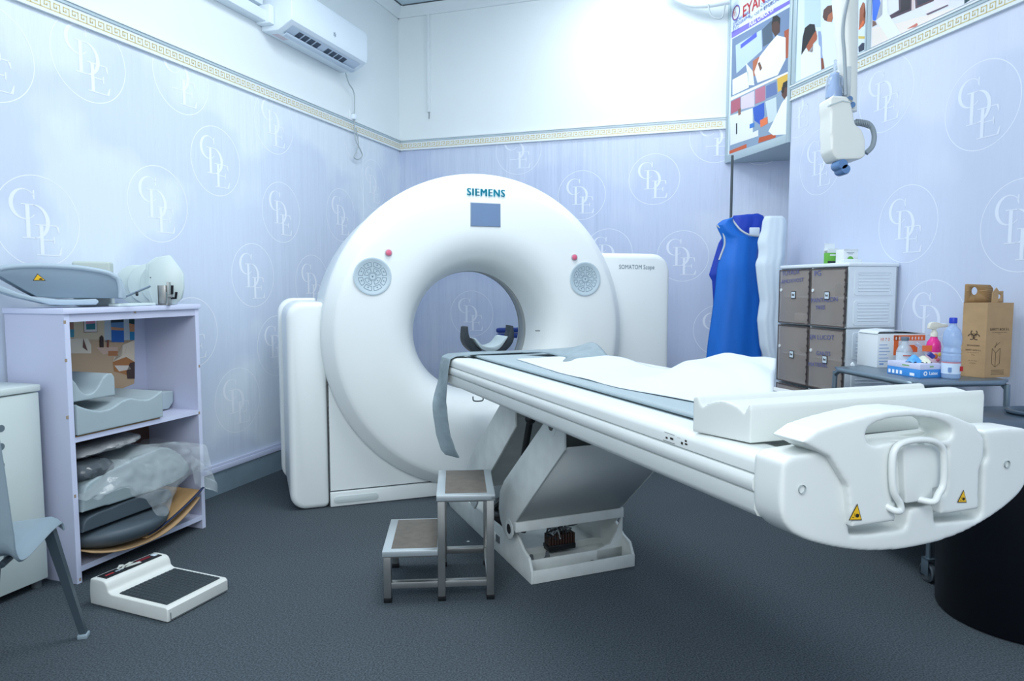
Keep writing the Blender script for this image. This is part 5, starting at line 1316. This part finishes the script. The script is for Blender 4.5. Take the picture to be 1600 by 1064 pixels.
def lt_(txt, s_, z, sz, bold=0): bb.text(M_kprint, txt, sz, face(lf(s_, z), lv, (0, 0, 1)), 'CENTER', bold, 1.0, ext=0)
lt_('BIOHAZARD', .046, .135, .0085, .0002); lt_('SAFETY BOX 5 L', .046, .115, .0082, .0002); lt_('For used syringes only', .046, .105, .005); lt_('5 L', .046, .095, .010); lt_('Do not reuse', .046, .070, .006); lt_('Incinerate', .046, .06, .006)
cB = lf(.046, .175)
def arcb(cx_, cz_, r_, a0, a1, wd):
    n = 12
    for i in range(n):
        t0 = rad(a0 + (a1 - a0) * i / n); t1 = rad(a0 + (a1 - a0) * (i + 1) / n)
        pts = [lf(.046 + cx_ + rr_ * cos(t), .178 + cz_ + rr_ * sin(t)) for rr_, t in ((r_ - wd, t0), (r_ + wd, t0), (r_ + wd, t1), (r_ - wd, t1))]
        bb.poly(M_kprint, pts)
for k in range(3):
    a = rad(90 + 120 * k); arcb(.012 * cos(a), .012 * sin(a), .0115, 90 + 120 * k + 40, 90 + 120 * k + 320, .0022)
arcb(0, 0, .009, 0, 360, .0011)
bb.build('carton', sbx)
def ring_plate(P, m, pts_out, cxy, r_, put_):
    """plate with a round hole, as a strip fan"""
    n = 64; cx_, cz_ = cxy; out = []
    for i in range(n):
        t = 2 * pi * i / n; d = Vector((cos(t), sin(t)))
        best = 9
        for a, b in zip(pts_out, pts_out[1:] + pts_out[:1]):
            ax_, ay_ = a[0] - cx_, a[1] - cz_; ex, ey = b[0] - a[0], b[1] - a[1]; den = d.x * ey - d.y * ex
            if abs(den) < 1e-9: continue
            s1_ = (ax_ * ey - ay_ * ex) / den; s2_ = (ax_ * d.y - ay_ * d.x) / den
            if s1_ > 0 and -1e-6 <= s2_ <= 1 + 1e-6: best = min(best, s1_)
        out.append((cx_ + d.x * best, cz_ + d.y * best))
    for i in range(n):
        j = (i + 1) % n; t0, t1 = 2 * pi * i / n, 2 * pi * j / n
        P.poly(m, [put_(*out[i]), put_(*out[j]), put_(cx_ + r_ * cos(t1), cz_ + r_ * sin(t1)), put_(cx_ + r_ * cos(t0), cz_ + r_ * sin(t0))])
P = Part(); ring_plate(P, M_kraftd, [(.0, 0), (.155, 0), (.155, .062), (.140, .078), (.0, .082)], (.052, .052), .017, lambda x, z: (lx + x, ly - .004 + .02 * x, HB + z - .002))
P.build('top_flap', sbx, mods=solid(.003, 0), sharp=1)
P = Part(); ring_plate(P, M_kraft, [(.0, 0), (.045, 0), (.042, .05), (.0, .048)], (.02, .026), .010, lambda x, z: (W1 - .045 + x, .05, HB + z))
P.build('top_flap', sbx, mods=solid(.003, 0), sharp=1)
Part().prism(M_kraft, [(.0, 0), (.045, 0), (.048, .07), (.03, .085), (.0, .06)], 'y', .02, .023, M=Matrix.Translation((.045, 0, HB - .012)) @ Matrix.Diagonal((.7, 1, .9, 1))).build('top_flap', sbx)
o = Part().prism(M_trim, [(-.009, 0), (.009, 0), (.009, .010), (.0, .020), (-.009, .010)], 'y', -.006, .006, .001).build('small_cap'); put3(o, 1332, 573); tag(o, 'tiny white cap lying at the left corner of the trolley', 'cap')
ws = Part().box(M_coat, 0, .018, 0, .05, 0, .15, .002).build('white_packet'); put3(ws, 1500, 583, rad(9)); tag(ws, 'narrow white packet between the water bottle and the brown box', 'packet')
o = Part().tube(M_gap, [(0, 0, .0), (0, .035, .0)], .012, 12).build('dark_tube'); o.location = (on(1497, 583).x + .0, on(1497, 583).y + .05, ZT2 + .222); 
bpy.data.objects.remove(o)

# ================================================================== BIN
Pc = Vector((1.865, 2.47, 0))
bn = thing('waste_bin', 'large black round waste bin with grey lid right of the couch end', 'bin', Pc)
Part().lathe(M_bin, [(.0001, .0), (.262, .0), (.272, .012), (.290, .60), (.294, .655), (.300, .66), (.300, .672), (.285, .672)], (0, 0, 0), 'z', 64).build('barrel', bn, sharp=50)
ld = Part().lathe(M_lid, [(.306, .655), (.312, .66), (.312, .69), (.305, .70), (.285, .703), (.270, .712), (.20, .735), (.195, .738), (.10, .742), (.0001, .742)], (0, 0, 0), 'z', 64)
for k in range(10):
    a = 2 * pi * k / 10; ld.box(M_lid, .20, .296, -.006, .006, .715, .728, .002, M=Matrix.Rotation(a, 4, 'Z') @ Matrix.Translation((0, 0, -.006)) )
ld = ld.build('lid', bn, sharp=40)
Part().lathe(M_lid, [(.075, .742), (.085, .750), (.085, .756), (.075, .760), (.065, .752), (.06, .744)], (.0, .0, 0), 'z', 40).build('lid_ring', ld)

# small bits on the carpet
for (px, py, h, l) in ((325, 902, '2f7a6a', 'tiny green scrap on the carpet beside the scale'), (729, 847, 'd5dde0', 'tiny white paper fleck on the carpet under the step stool')):
    q = FL(px, py); o = Part().prism(mat('scrap_' + h, h, .7), [(0, 0), (.014, .003), (.010, .012), (.002, .009)], 'z', 0, .003).build('scrap'); o.location = q; tag(o, l, 'scrap')

# trolley goods follow the trolley height
for o in list(COL.objects):
    if o.parent is None and o.name.split('.')[0] in ('carton_box', 'glove_box', 'infusion_bottle', 'spray_bottle', 'water_bottle', 'safety_box', 'white_packet', 'small_cap'):
        k_ = {'infusion_bottle': 1.0, 'spray_bottle': 1.04, 'safety_box': .97}.get(o.name.split('.')[0], .95)
        o.scale = (k_, k_, k_)

GROUPS = {'health_poster': 'clinic posters above the gold border', 'lead_apron': 'aprons hanging at the niche', 'octagonal_shell': 'white plastic shells on the shelf top',
          'rounded_shell': 'white plastic shells on the shelf top', 'cardboard_sheet': 'cardboard sheets in the lavender shelf', 'medicine_box': 'small boxes on the white cabinet',
          'packet': 'packs behind the smoked doors', 'scrap': 'scraps on the carpet'}
for o in COL.objects:
    if o.parent is None and o.name.split('.')[0] in GROUPS: o['group'] = GROUPS[o.name.split('.')[0]]
